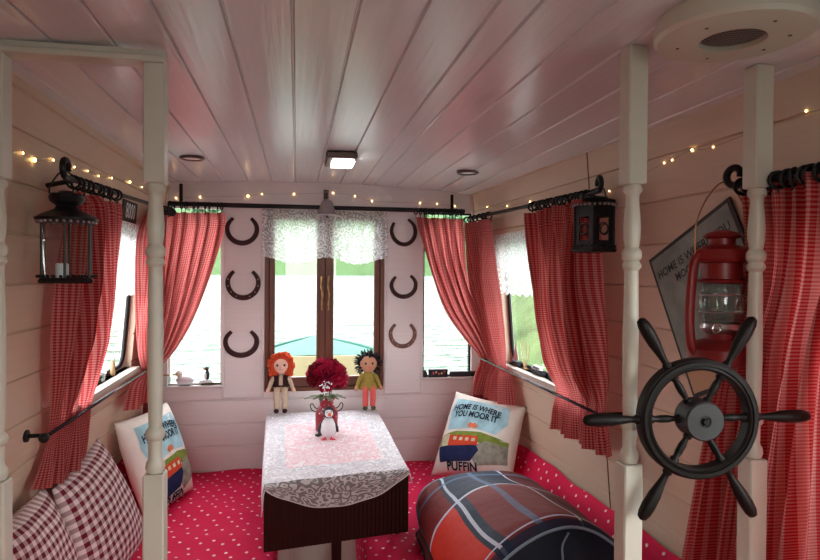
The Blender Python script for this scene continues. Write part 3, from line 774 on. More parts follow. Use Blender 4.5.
# ------------------------------------------------------------------ horseshoes
def horseshoe(px, py, w, h, label, mat, nails, ang=0):
    c = P(px, py, y=YE-.010); s = 1/ (FPX/3.46)
    W, Hh = w*s/2, h*s/2; root = thing('horseshoe', label, 'horseshoe', tuple(c), 'horseshoes on the end wall')
    cen = []
    for k in range(33):
        t = -1+2*k/32; a = -PI/2 + t*math.radians(138)
        x_ = math.cos(a)*W*.88; z_ = math.sin(a)*Hh*.90 + Hh*.08
        if abs(t) > .75: x_ *= 1-.10*(abs(t)-.75)/.25
        cen.append((x_, z_))
    vs = []; N = len(cen)
    for k, (x_, z_) in enumerate(cen):
        a_, b_ = cen[max(k-1, 0)], cen[min(k+1, N-1)]; tx, tz = b_[0]-a_[0], b_[1]-a_[1]; L = math.hypot(tx, tz); nx, nz = tz/L, -tx/L
        hw = .0145*(1-.35*abs(-1+2*k/(N-1))**3)*(w/33)
        for (o, d) in ((hw, 0), (hw*.8, -.009), (0, -.011), (-hw*.8, -.009), (-hw, 0)):
            vs.append((x_+nx*o, d+.009, z_+nz*o))
    ca, sa = math.cos(ang), math.sin(ang)
    vs = [(c.x+a*ca-b*sa, c.y+y_, c.z+a*sa+b*ca) for a, y_, b in vs]
    fs = []
    for k in range(N-1):
        for j in range(4): fs.append((k*5+j, k*5+j+1, (k+1)*5+j+1, (k+1)*5+j))
        fs.append((k*5+4, k*5, (k+1)*5, (k+1)*5+4))
    fs += [(0, 1, 2, 3, 4), tuple((N-1)*5+j for j in (4, 3, 2, 1, 0))]
    MB().add(vs, fs).build('shoe', M[mat], root, 40)
    for k in (nails or ()):
        x_, z_ = cen[k]; x2, z2 = x_*ca-z_*sa, x_*sa+z_*ca
        MB().ball((c.x+x2, c.y-.001, c.z+z2), .0042, 8, 5, (1, .6, 1.3)).build('nail_head', M['nail'], root)
horseshoe(242, 230, 31, 30, 'dark rusty horseshoe, top of the left column on the end wall', 'horseshoe', ())
horseshoe(243, 284, 32, 32, 'red brown horseshoe with pale nail heads, middle of the left column', 'horseshoe', (4, 7, 10, 13, 19, 22, 25, 28))
horseshoe(241, 343, 33, 29, 'dark rusty horseshoe, bottom of the left column on the end wall', 'horseshoe', ())
horseshoe(404, 232, 27, 30, 'dark horseshoe half hidden by the curtain, top of the right column', 'horseshoe', (), .25)
horseshoe(404, 286, 28, 26, 'nearly black horseshoe, middle of the right column on the end wall', 'horseshoe', (), .08)
horseshoe(403, 335, 28, 28, 'worn pale brown horseshoe, bottom of the right column on the end wall', 'horseshoe_pale', (5, 9, 13, 19, 23, 27))

# ------------------------------------------------------------------ bell over the centre window
bp = P(327, 207, y=3.29)
be = thing('hanging_bell', 'pewter coloured bell hanging in front of the rod at the window centre', 'bell', tuple(bp))
MB().lathe([(a*1.3, b*1.2+.004) for a, b in [(.040, -.040), (.043, -.038), (.034, -.024), (.028, .0), (.026, .014), (.018, .026), (.006, .032), (.0001, .032)]], tuple(bp), n=28).build('bell_body', M['bell'], be, 40)
MB().tube([bp+Vector((0, 0, .030)), bp+Vector((0, .02, .075)), (bp.x, YE-.001, bp.z+.092)], .0075, 8).box((bp.x-.014, YE-.008, bp.z+.045), (bp.x+.014, YE, bp.z+.105), .002).build('bell_bracket', M['bezel'], be, 40)
MB().tube([bp+Vector((0, 0, -.01)), bp+Vector((0, 0, -.050))], .002, 6).ball(bp+Vector((0, 0, -.052)), .006, 8, 6).build('clapper', M['black'], be)
MB().tube([bp+Vector((0, 0, -.057)), bp+Vector((.001, 0, -.085))], .0022, 6).build('pull_cord', M['pwhite'], be)

# ------------------------------------------------------------------ fairy lights
def fairy(label, pts, bulbs, inward):
    root = thing('fairy_lights', label, 'string lights', tuple(pts[0]), 'fairy light strings')
    MB().tube(smoothpath(pts, 6), .0006, 5).build('wire', M['copper_wire'], root)
    for b, r in bulbs:
        MB().ball(b, r*.64, 8, 6, (1, 1, 1.3)).build('bulb', M['bulb'], root)
def wl(px, py): 
    q = P(px, py, x=-.68); return Vector((xl(q.y, q.z)+.006, q.y, q.z))
def wr(px, py):
    q = P(px, py, x=1.0); q = P(px, py, x=xr(q.y, q.z)-.006); return q
LB = [(22, 153, .0035), (34, 160, .0062), (52, 160, .0035), (73, 167, .0035), (86, 171, .003), (97, 176, .003), (110, 178, .004), (128, 182, .0055), (140, 187, .003)]
fairy('string of warm fairy lights along the top of the left wall', [wl(2, 150)] + [wl(a, b) for a, b, r in LB] + [wl(160, 195)], [(wl(a, b), r) for a, b, r in LB], IN_L)
EB = [(176, 198, .004), (200, 197, .0045), (248, 196, .0055), (262, 194, .003), (294, 194, .004), (333, 193, .004), (355, 196, .003), (372, 201, .004), (420, 203, .0035), (437, 204, .003), (455, 206, .0035)]
we = lambda a, b: P(a, b, y=YE-.006)
fairy('string of warm fairy lights along the top of the end wall', [we(a, b) for a, b, r in EB], [(we(a, b), r) for a, b, r in EB], IN_E)
RB = [(487, 207, .003), (507, 206, .003), (530, 202, .0045), (563, 197, .003), (609, 191, .003), (664, 163, .0030), (672, 160, .003), (692, 150, .0045), (713, 147, .0025), (806, 111, .0028)]
fairy('string of warm fairy lights along the top of the right wall', [wr(a, b) for a, b, r in RB], [(wr(a, b), r) for a, b, r in RB], IN_R)

# ------------------------------------------------------------------ ship wheel, mounted on the two posts
wc = Vector((.792, 1.095, 1.259))
wh = thing('ship_wheel', 'black six-spoked wooden ship wheel fixed across two white posts', 'ship wheel', tuple(wc))
WT = rot('Z', math.radians(-8))
def wpt(x, y, z): return wc + WT @ Vector((x, y, z))
Ro, Ri = .121, .098
def lathe_w(prof, n=64): return MB().lathe(prof, tuple(wc), 'y', n, WT)
pr = [(Ri, -.012), (Ri+.004, -.016), (Ri+.009, -.014), (Ri+.010, -.017), (Ro-.006, -.017), (Ro-.005, -.014), (Ro-.001, -.012), (Ro, -.008), (Ro, .012), (Ro-.004, .016), (Ri+.004, .016), (Ri, .012), (Ri, -.012)]
lathe_w(pr).build('rim', M['blackwood'], wh, 35)
lathe_w([(.0001, -.030), (.010, -.030), (.012, -.032), (.036, -.032), (.039, -.029), (.039, -.004), (.040, .016), (.030, .022), (.0001, .022)], 40).build('hub', M['hub'], wh, 35); hb_ = COL.objects[-1]
lathe_w([(.0001, -.037), (.006, -.037), (.0085, -.034), (.0085, -.031), (.0001, -.031)], 6).build('axle_bolt', M['black'], hb_, 35)
for k in range(6):
    a = k*PI/3 + math.radians(1)
    d = Vector((math.cos(a), 0, math.sin(a)))
    prof_ = [(.036, .0085), (.044, .009), (.046, .0055), (.052, .0060), (.062, .0078), (.076, .0078), (.088, .0060), (.092, .0090), (.100, .0090)]
    out_ = [(.119, .0095), (.126, .0095), (.129, .0065), (.136, .0068), (.150, .0085), (.175, .0125), (.200, .0138), (.218, .0125), (.229, .009), (.233, .003)]
    MB().tube([wc + WT @ (d*q[0]) for q in prof_], [q[1] for q in prof_], 12).tube([wc + WT @ (d*q[0]) for q in out_], [q[1] for q in out_], 12).build('spoke', M['blackwood'], wh, 50)

# ------------------------------------------------------------------ red hurricane lantern on the near rod's scroll
lc = Vector((.970, 1.262, 1.446))
la = thing('hurricane_lantern', 'red enamel hurricane lantern hanging by its wire bail above the wheel', 'lantern', tuple(lc))
def LT(prof, n=28, m=None): return MB().lathe([(a*1.12, b) for a, b in prof], tuple(lc), n=n)
LT([(.0001, -.105), (.060, -.105), (.064, -.100), (.064, -.070), (.056, -.058), (.030, -.048), (.026, -.035), (.0001, -.035)]).build('fuel_tank', M['red_paint'], la, 35)
LT([(.026, -.036), (.036, -.030), (.040, -.022), (.036, -.012), (.022, -.008), (.0001, -.008)]).build('burner', M['steel'], la, 35)
LT([(.030, -.012), (.040, .006), (.044, .035), (.041, .062), (.034, .082), (.033, .082), (.040, .062), (.043, .035), (.039, .006), (.029, -.012)]).build('glass_globe', M['lglass'], la, True)
LT([(.036, .080), (.050, .084), (.052, .088), (.040, .092), (.040, .128), (.054, .132), (.056, .137), (.050, .158), (.034, .168), (.026, .170), (.026, .184), (.036, .187), (.038, .190), (.030, .198), (.012, .204), (.0001, .205)]).build('chimney_hood', M['red_paint'], la, 35)
for sx in (-1, 1):
    pts = [lc+Vector((sx*0.056, 0, -.085)), lc+Vector((sx*0.075, 0, -.060)), lc+Vector((sx*0.081, 0, .0)), lc+Vector((sx*0.077, 0, .08)), lc+Vector((sx*0.070, 0, .13)), lc+Vector((sx*0.052, 0, .150))]
    MB().tube(smoothpath(pts, 5), .0095, 10, flat=1.2).build('side_tube', M['red_paint'], la, True)
for zz in (.015, .055):
    MB().tube(arc(lc+Vector((0, 0, zz)), .047, 0, 2*PI, 24, (1, 0, 0), (0, 1, 0))[:-1], .0013, 5, closed=True).build('globe_guard', M['steel'], la)
MB().tube([lc+Vector((-.012, -.012, -.020)), lc+Vector((-.038, -.038, -.020))], .003, 5).tube(arc(lc+Vector((-.045, -.045, -.020)), .010, 0, 2*PI, 12, (1, 0, 0), (0, 0, 1))[:-1], .003, 6, closed=True).build('wick_lever', M['steel'], la)
hk = NR0 + Vector((-.008, .03, .010))
bl = [lc+Vector((-.068, 0, .125)), lc+Vector((-.070, 0, .20)), lc+Vector((-.060, 0, .24)), lc+Vector((-.035, .0, .285)), hk, lc+Vector((.052, .0, .27)), lc+Vector((.066, 0, .21)), lc+Vector((.068, 0, .125))]
MB().tube(smoothpath(bl, 6), .0016, 6).build('bail_handle', M['copper_wire'], la)

# ------------------------------------------------------------------ small cage lanterns
def cage_lantern(c, R, hgt, n, label, glass=True, bf=.62, hook=None):
    c = Vector(c); r = thing('candle_lantern', label, 'lantern', tuple(c)); a0 = PI/n + .25
    h = hgt
    rim = MB()
    rim.lathe([(R*.2, 0), (R*1.05, 0), (R*1.12, .006), (R*1.02, .014), (R*.2, .014)], tuple(c), n=n, a0=a0)
    for k in range(26):
        a = 2*PI*k/26; rim.ball(c+Vector((R*1.04*math.cos(a), R*1.04*math.sin(a), .018)), .0045, 6, 4)
    rim.build('base_tray', M['black'], r, 30)
    F_ = lambda q: h*(bf+(q-.62)*(1-bf)/.38)
    MB().lathe([(R*1.0, F_(.62)), (R*1.14, F_(.63)), (R*1.16, F_(.655)), (R*.95, F_(.69)), (R*.45, F_(.75)), (R*.38, F_(.78)), (R*.60, F_(.82)), (R*.66, F_(.86)), (R*.62, F_(.90)), (R*.34, F_(.91)), (R*.28, F_(.93)), (.0001, F_(.94))], tuple(c), n=n*3 if glass else n, a0=a0).build('roof', M['black'], r, 30)
    bead = MB()
    for k in range(28):
        a = 2*PI*k/28; bead.ball(c+Vector((R*1.06*math.cos(a), R*1.06*math.sin(a), h*(bf-.005))), .0045, 6, 4)
    bead.build('beaded_trim', M['bell'], r, True)
    for k in range(n):
        a = a0+2*PI*k/n; x_, y_ = R*.97*math.cos(a), R*.97*math.sin(a)
        MB().tube([c+Vector((x_, y_, .012)), c+Vector((x_, y_, h*(bf+.01)))], .0032, 6).build('corner_bar', M['hub'] if glass else M['black'], r)
    if glass:
        g = MB(); vs = []
        for z_ in (.016, h*(bf-.005)):
            for k in range(n):
                a = a0+2*PI*k/n; vs.append(c+Vector((R*.93*math.cos(a), R*.93*math.sin(a), z_)))
        g.add(vs, [(k, (k+1) % n, n+(k+1) % n, n+k) for k in range(n)]).build('glass_panes', M['lglass'], r)
        MB().lathe([(.016, .014), (.016, .050), (.012, .053), (.0001, .052)], tuple(c+Vector((-.012, 0, 0))), n=16).build('candle', M['pwhite'], r, 40)
    else:
        for k in range(n):
            a = a0+2*PI*k/n; a2 = a0+2*PI*(k+1)/n
            p_, q_ = Vector((R*.95*math.cos(a), R*.95*math.sin(a), 0)), Vector((R*.95*math.cos(a2), R*.95*math.sin(a2), 0))
            m_ = (p_+q_)/2; ex = (q_-p_).normalized(); nn = Vector((m_.x, m_.y, 0)).normalized()
            pan = MB(); hw = (q_-p_).length/2
            for (za, zb) in ((.014, h*.20), (h*.60, h*bf)):
                v4 = [c+p_+Vector((0, 0, za)), c+q_+Vector((0, 0, za)), c+q_+Vector((0, 0, zb)), c+p_+Vector((0, 0, zb))]
                pan.prism(v4, -nn*.003)
            for (sx, w_) in ((-1, .45), (1, .45)):
                e = p_ if sx < 0 else q_
                v4 = [c+e+Vector((0, 0, h*.20)), c+e-ex*sx*hw*w_+Vector((0, 0, h*.20)), c+e-ex*sx*hw*w_+Vector((0, 0, h*.60)), c+e+Vector((0, 0, h*.60))]
                pan.prism(v4, -nn*.003)
            pan.build('pierced_side', M['black'], r)
            MB().tube(arc(c+m_+nn*.001+Vector((0, 0, h*.40)), hw*.42, 0, 2*PI, 14, ex, (0, 0, 1))[:-1], .0025, 5, closed=True).build('ring_ornament', M['hub'], r)
    t = hook if hook else c+Vector((0, 0, h*1.15))
    t = Vector(t)
    MB().tube(smoothpath([c+Vector((-R*.6, 0, h*.86)), c+Vector((-R*.62, 0, h*.98)), t, c+Vector((R*.62, 0, h*.98)), c+Vector((R*.6, 0, h*.86))], 5), .0022, 6).build('bail_handle', M['black'], r)
    return r
ll = P(67, 283, y=1.765)
cage_lantern((ll.x, ll.y, ll.z), .066, .262, 6, 'black candle lantern with clear glass panes hanging on the left wall', True, .62, hook=LR0+Vector((0, -.018, .016)))
l2 = P(595, 251, y=1.80)
cage_lantern((l2.x-.004, l2.y, l2.z-.004), .062, .185, 4, 'black pierced metal candle lantern hanging on the right wall', False, .80, hook=RR0+Vector((0, -.018, .010)))

# ------------------------------------------------------------------ wall signs
def wallframe(X, y, z, sd, off=.004):
    """origin on the wall, ex pointing right as seen from the cabin, n into the cabin"""
    o = Vector((X(y, z), y, z)); up_ = (Vector((X(y, z+.1), y, z+.1)) - Vector((X(y, z-.1), y, z-.1))).normalized()
    ey = (Vector((X(y+.1, z), y+.1, z)) - Vector((X(y-.1, z), y-.1, z))).normalized()
    n = Vector((sd, 0, 0)); n = (n - up_*n.dot(up_) - ey*n.dot(ey)).normalized()
    ex = up_.cross(n).normalized()
    return o + n*off, ex, up_, n
# diamond sign
o, ex, uu, nn = wallframe(xr, 1.455, 1.470, -1, .003)
ang = math.radians(23.5)
e1 = (ex*math.cos(ang) + uu*math.sin(ang)); e2 = (-ex*math.sin(ang) + uu*math.cos(ang))
SW, SH = .385, .43
ds = thing('diamond_sign', 'tilted weathered sign board on the right wall behind the red lantern', 'sign', tuple(o))
def slab(o, e1, e2, nn, w, h, th, name, mat, parent, **k):
    c = [o-e1*w/2-e2*h/2, o+e1*w/2-e2*h/2, o+e1*w/2+e2*h/2, o-e1*w/2+e2*h/2]
    m = MB(); vs = c + [q+nn*th for q in c]
    m.add(vs, [(3,2,1,0),(4,5,6,7),(0,1,5,4),(1,2,6,5),(2,3,7,6),(3,0,4,7)], [[(0,0),(1,0),(1,1),(0,1)]]*2 + [[(0,0)]*4]*4)
    return m.build(name, mat, parent, **k)
slab(o, e1, e2, nn, SW, SH, .006, 'board', M['signink'], ds)
slab(o+nn*.006, e1, e2, nn, SW-.022, SH-.022, .0015, 'printed_face', M['signface'], ds)
def lettering(txt, o, e1, e2, nn, size, mat, parent, bold=.01, name='lettering', cx=1.0):
    vs, fs = text_geo(txt, size, 0, bold*size)
    MB().add([o+e1*v[0]*cx+e2*v[1]+nn*.0012 for v in vs], fs).build(name, mat, parent)
lettering('HOME IS WHERE YOU', o+nn*.0075+e2*.150-e1*.0, e1, e2, nn, .034, M['signink'], ds, .015)
lettering('MOOR IT', o+nn*.0075+e2*.114-e1*.03, e1, e2, nn, .031, M['signink'], ds, .015)
for (dx, dy, rr) in ((.02, -.150, .020), (.055, -.140, .014), (-.01, -.165, .016)):
    MB().lathe([(.0001, .0092), (rr, .0088), (rr, .0072)], (0, 0, 0), n=9).build('red_motif', M['printred'], ds) if False else None
    m = MB(); k_ = 9; c_ = o+nn*.0078+e1*dx+e2*dy
    m.add([c_+e1*rr*math.cos(2*PI*i/k_)*(1+.25*(i % 2))+e2*rr*math.sin(2*PI*i/k_)*(1+.25*(i % 2)) for i in range(k_)], [tuple(range(k_))]).build('red_motif', M['printred'], ds)
# small black plaque on the left wall
o, ex, uu, nn = wallframe(xl, 2.70, 1.785, 1, .002)
pq = thing('wall_plaque', 'small black plaque with tall white characters above the left window', 'sign', tuple(o))
slab(o, ex, uu, nn, .21, .088, .006, 'board', M['signink'], pq)
lettering('8000', o+nn*.006, ex, uu, nn, .088, M['pwhite'], pq, .012, cx=.80)

# ------------------------------------------------------------------ benches
SZ = .46
def bench(name, label, outline_fn, y0, y1, x0, x1, wallx, sd):
    r = thing(name, label, 'bench', ((x0+x1)/2, (y0+y1)/2, 0), 'wall benches')
    xi = x1 if sd < 0 else x0                       # inner edge
    y_near, wx_ = y0, wallx
    wl_ = wallx(y1, .46) if sd > 0 else wallx(y0, .2)
    # locker below
    MB().box((min(xi, wl_-sd*.02), y0, 0), (max(xi, wl_-sd*.02), y1, SZ-.09), .004).build('locker_box', M['palewood'], r)
    tab = []
    def remap(u):
        if not tab: return u
        d = u*tab[-1][1]
        for (a, la), (b, lb) in zip(tab[:-1], tab[1:]):
            if d <= lb: return a+(b-a)*((d-la)/max(1e-6, lb-la))
        return 1.0
    # upholstered seat rising against the wall, covered in one throw
    def fn(u, v):
        yy = y0+(y1-y0)*v
        W = wallx(yy, .46); xi_ = xi
        pts = [(xi_, SZ-.30), (xi_-sd*.012, SZ-.05), (xi_+sd*.01, SZ-.012), (xi_+sd*.05, SZ)]
        wx = W-sd*.012
        pts += [(xi_+(wx-xi_)*.45, SZ+.006), (wx-sd*.26, SZ+.01), (wx-sd*.20, SZ+.025), (wx-sd*.09, SZ+.10), (wallx(yy, .66)-sd*.03, SZ+.205), (wallx(yy, .68)-sd*.010, SZ+.228)]
        q = cat([Vector((a, 0, b)) for a, b in pts], remap(u))
        wob = .006*math.sin(yy*9+q.x*14)+.004*math.sin(yy*21+q.x*5)
        return Vector((q.x, yy, q.z+wob*(1 if u > .3 else 0)))
    def uvf(u, v):
        return ((u*(abs(wallx(y0, .46)-xi)+.45)), y0+(y1-y0)*v)
    raw = [fn(k/100, 0) for k in range(101)]; acc = [0]
    for a_, b_ in zip(raw[:-1], raw[1:]): acc.append(acc[-1]+(b_-a_).length)
    tab.extend([(k/100, acc[k]) for k in range(101)])
    uvf = lambda u, v: (u*acc[-1], y0+(y1-y0)*v)
    g = MB().grid(fn, 60, 80, uvf).build('red_throw', M['polka'], r, True)
    # cushion body under the throw
    MB().box((xi+sd*.02, y0+.01, SZ-.09), (wl_-sd*.04, y1-.01, SZ-.012), .01).build('seat_cushion', M['polka'], r)
    return r
bench('bench_seat', 'long bench with a red spotted throw along the left wall', None, .9, YE-.004, -.79, -.085, xl, -1)
bench('bench_seat', 'long bench with a red spotted throw along the right wall', None, .9, YE-.004, .275, 1.1, xr, 1)
MB().box((-.083, 2.72, 0), (.272, YE-.004, SZ-.02), .004).build('end_locker', M['palewood'], label='pale wooden locker front between the two benches under the table', cat='locker')

# ------------------------------------------------------------------ drop leaf table
TZ = .775
FL, FR = Vector((-.115, 2.262, 0)), Vector((.432, 2.352, 0)); BL_, BR_ = Vector((-.150, 3.345, 0)), Vector((.440, 3.372, 0))
tb = thing('drop_leaf_table', 'dark mahogany drop leaf table under a white lace cloth', 'table', (.15, 2.8, 0))
m = MB(); q = [FL, FR, BR_, BL_]
m.add([v_+Vector((0, 0, z_)) for z_ in (TZ-.020, TZ) for v_ in q], [(3,2,1,0),(4,5,6,7),(0,1,5,4),(1,2,6,5),(2,3,7,6),(3,0,4,7)]).build('tabletop', M['mahog'], tb)
ed = (FR-FL).normalized(); nf = Vector((ed.y, -ed.x, 0))
lf = MB(); w_ = (FR-FL).length
FZ0 = TZ-.248
ns = 34
vs = []
for i in range(ns*2+1):
    s_ = w_*i/(ns*2); d_ = .012 + (.0022 if i % 2 else 0)
    for z_ in (FZ0, TZ-.006): vs.append(FL+ed*s_+nf*d_+Vector((0, 0, z_)))
for i in (0, ns*2):
    for z_ in (FZ0, TZ-.006): vs.append(FL+ed*(w_*i/(ns*2))+nf*-.004+Vector((0, 0, z_)))
fs = [(2*i, 2*i+2, 2*i+3, 2*i+1) for i in range(ns*2)]
e_ = 2*(ns*2+1); fs += [(e_, e_+1, e_+3, e_+2), (0, 1, e_+1, e_), (e_-2, e_+2, e_+3, e_-1)]
fs += [tuple([2*i for i in range(ns*2+1)] + [e_+2, e_]), tuple([2*i+1 for i in range(ns*2+1)] + [e_+3, e_+1])]
lf.add(vs, fs).build('drop_leaf', M['mahog'], tb)
for (fx, fy) in ((.50, 2.40), (.03, 2.44), (.97, 2.49), (.05, 3.25), (.95, 3.27)):
    x_ = FL.x+(FR.x-FL.x)*fx
    if 0 < fx < .1: x_ += .02
    z0_ = 0 if fx == .5 else SZ+.002
    MB().lathe([(.0001, z0_), (.014, z0_), (.019, z0_+.02), (.015, z0_+.06), (.022, TZ-.16), (.024, TZ-.12), (.018, TZ-.10), (.025, TZ-.09), (.025, TZ-.02)], (x_, fy, 0), n=16).build('leg', M['mahog'], tb, 40)
MB().box((-.08, 2.40, TZ-.10), (.40, 2.415, TZ-.02)).box((-.10, 3.25, TZ-.10), (.40, 3.265, TZ-.02)).build('apron', M['mahog'], tb)

# tablecloth: lies on the top, hangs in a shallow curve over the leaf and dips at the left corner
def tc_fn(u, v):
    """v 0 = back, 1 = front hem"""
    vt = .86
    uu_ = -.035+1.07*u
    if v <= vt:
        t = v/vt; A = BL_+(BR_-BL_)*uu_; B = FL+(FR-FL)*uu_
        p = A+(B-A)*(t*1.012); z_ = TZ+.003
    else:
        t = (v-vt)/(1-vt); A = BL_+(BR_-BL_)*uu_; B = FL+(FR-FL)*uu_
        p = A+(B-A)*1.012
        ub = min(max(uu_, 0), 1); drop = .012+.098*(math.sin(PI*min(1, max(0, ub)))**.75)
        wv = .004*math.sin(uu_*26)*t
        z_ = TZ+.003-drop*t; p = p+nf*(.016*min(1, t*4)+wv)
    # edges falling over the sides
    ov = max(0, -uu_, uu_-1)
    if ov > 0:
        k = ov/.035; side = -1 if uu_ < 0 else 1
        fall = (.018+.055*max(0, (v-.55)/.45)**2*(1.5 if side < 0 else .45))*k
        z_ -= fall; p = p - ed*side*(.035*w_)*k*.55
    return Vector((p.x, p.y, z_+.0015*math.sin(u*17+v*11)))
def tc_part(v0, v1, name, mat, parent):
    return MB().grid(lambda u, v: tc_fn(u, v0+(v1-v0)*v), 90, int(140*(v1-v0))+2, lambda u, v: (u*.58, (v0+(v1-v0)*v)*1.2)).build(name, mat, parent, True)
tcr = thing('tablecloth', 'white and pink lace tablecloth draped over the dark table', 'tablecloth', (.15, 2.8, TZ))
tc_part(0, .862, 'cloth_top', M['cloth'], tcr); tc_part(.860, 1, 'lace_border', M['lace_table'], tcr)
hem = [tc_fn(i/80, 1)+nf*.001 for i in range(81)]
MB().tube(hem, .0022, 5).build('hem', M['pwhite'], tcr, True)

# ------------------------------------------------------------------ churn vase, bouquet, puffin
vp = Vector((.144, 2.95, TZ+.005))
vz = thing('milk_churn_vase', 'dark red spotted milk churn vase with two wire handles, on table', 'vase', tuple(vp))
MB().lathe([(.0001, .0), (.050, .0), (.053, .004), (.054, .080), (.052, .092), (.040, .112), (.033, .120), (.032, .142), (.040, .152), (.041, .158), (.036, .157), (.030, .140), (.030, .120), (.0001, .112)], tuple(vp), n=32).build('vase_body', M['vase'], vz, 35)
for sx in (-1, 1):
    MB().tube(smoothpath([vp+Vector((sx*.048, 0, .088)), vp+Vector((sx*.070, 0, .100)), vp+Vector((sx*.078, 0, .122)), vp+Vector((sx*.068, 0, .130)), vp+Vector((sx*.056, 0, .112)), vp+Vector((sx*.042, 0, .104))], 4), .0026, 6).build('handle', M['mahog'], vz, True)
bq = thing('rose_bouquet', 'round bunch of crimson roses with white sprigs in the churn vase', 'flowers', tuple(vp+Vector((0, 0, .15))))
bc = vp+Vector((.000, 0, .252)); rnd = random.Random(3)
def rose(c, r, axis, rnd, mat):
    axis = Vector(axis).normalized(); qz = Vector((0, 0, 1)).rotation_difference(axis).to_matrix()
    m = MB()
    for layer, (np_, rr, open_, h) in enumerate(((3, .38, .25, .95), (4, .62, .55, .85), (5, .85, .85, .70), (6, 1.05, 1.15, .5))):
        for k in range(np_):
            a0 = 2*PI*k/np_ + layer*.7 + rnd.uniform(-.2, .2); wd = 2*PI/np_*.72
            def fn(u, v, a0=a0, wd=wd, rr=rr, open_=open_, h=h):
                a = a0+(u-.5)*wd*2*(.55+.45*math.sin(PI*min(1, v*.8+.2)))
                rad = r*rr*(.25+.75*math.sin(v*PI/2)**.8)*(1+.12*math.sin(u*9+a0)*v); z_ = r*(-.55+(h+.55)*v - .22*open_*max(0, v-.75)*4*.5 - .25*((u-.5)*2)**2*v)
                return c + qz @ Vector((rad*math.cos(a), rad*math.sin(a), z_))
            m.grid(fn, 4, 4)
    return m.build('rose', M[mat], bq, True)
N_ = 17
for k in range(N_):
    ph = math.acos(1-1.35*(k+.5)/N_); th = k*2.39996
    d = Vector((math.sin(ph)*math.cos(th), math.sin(ph)*math.sin(th), math.cos(ph)))
    rose(bc+Vector((d.x*.072, d.y*.062, d.z*.070)), .038, d, rnd, 'petal' if k % 4 else 'petal2')
MB().ball(bc, .052, 14, 10, (1.1, .9, .9)).build('bouquet_core', M['petal2'], bq, True)
lv_ = MB()
def leafblade(m, p, d, L, w, drop=.3):
    d = Vector(d).normalized(); s_ = d.cross(Vector((0, 0, 1))).normalized()
    def fn(u, v): return Vector(p)+d*L*v+s_*(u-.5)*w*math.sin(PI*min(.99, v*.95+.03))+Vector((0, 0, -drop*L*v*v+abs(u-.5)*w*.4))
    m.grid(fn, 2, 6)
for k in range(11):
    a = 2*PI*k/11+.3; d = Vector((math.cos(a), math.sin(a), -.10))
    q = MB(); leafblade(q, vp+Vector((math.cos(a)*.02, math.sin(a)*.02, .166)), d, .060+.014*(k % 3), .022, .05); q.build('leaf', M['leaf'], bq, True)
st = MB()
for k in range(7):
    a = 2*PI*k/7; st.tube([vp+Vector((.012*math.cos(a), .012*math.sin(a), .118)), bc+Vector((.03*math.cos(a), .03*math.sin(a), -.01))], .002, 5)
st.build('stems', M['leaf'], bq)
sp_ = MB()
for k in range(34):
    a = rnd.uniform(0, 6.28); r_ = rnd.uniform(0, .020)
    sp_.ball(bc+Vector((-.026+r_*math.cos(a)*1.2+.03*rnd.random(), -.102+.004*rnd.random(), -.016+r_*math.sin(a)*1.6-.010)), .0034, 6, 4)
sp_.build('white_sprig', M['pwhite'], bq, kind='stuff')

pp = Vector((.144, 2.80, TZ+.005))
pf = thing('puffin_figurine', 'small black and white puffin figurine standing before the churn vase', 'figurine', tuple(pp))
MB().lathe([(.0001, .010), (.020, .012), (.034, .026), (.038, .048), (.034, .070), (.024, .088), (.016, .097), (.0001, .100)], tuple(pp), n=24, M=Matrix.Diagonal((1, .85, 1))).build('body', M['pwhite'], pf, True)
# black back and wings wrap the body from behind
def backfn(u, v):
    a = math.radians(-25+230*u); z_ = .022+.078*v; rr = cat([Vector((q, 0, 0)) for q in (.030, .0395, .0365, .027, .015)], v).x+.002
    return pp+Vector((rr*math.cos(a), rr*.88*math.sin(a)+.001, z_))
MB().grid(backfn, 24, 10).build('black_back', M['pblack'], pf, True)
for sx in (-1, 1):
    MB().ball(pp+Vector((sx*.038, -.002, .052)), .026, 12, 8, (.30, .55, 1.0), rot('Y', sx*-.28)).build('wing', M['pblack'], pf, True)
MB().tube(smoothpath([pp+Vector((-.026, .010, .026)), pp+Vector((-.045, .012, .014)), pp+Vector((-.058, .010, .018))], 4), [.010, .010, .009, .009, .008, .007, .006, .005, .003], 8).build('tail', M['pblack'], pf, True)
hd = pp+Vector((.002, -.004, .122))
ph_ = MB().ball(hd, .028, 16, 12, (.95, .9, 1)).build('head', M['pblack'], pf, True)
MB().ball(hd+Vector((0, -.006, -.001)), .0245, 16, 12, (.92, .9, .92)).build('white_face', M['pwhite'], ph_, True)
MB().ball(hd+Vector((.002, -.030, -.004)), .010, 10, 8, (.75, 1, .9)).build('beak', M['orange'], ph_, True)
for sx in (-1, 1): MB().ball(hd+Vector((sx*.010, -.026, .007)), .003, 8, 6).build('eye', M['pblack'], ph_, True)
for sx in (-1, 1):
    f_ = MB().tube([pp+Vector((sx*.013, -.004, .016)), pp+Vector((sx*.014, -.008, .004))], .004, 6)
    for a in (-.5, 0, .5): f_.tube([pp+Vector((sx*.014, -.008, .004)), pp+Vector((sx*.014+.022*math.sin(a)+sx*.006, -.008-.022*math.cos(a), .003))], [.004, .003], 6)
    f_.build('foot', M['pinkfeet'], pf, True)

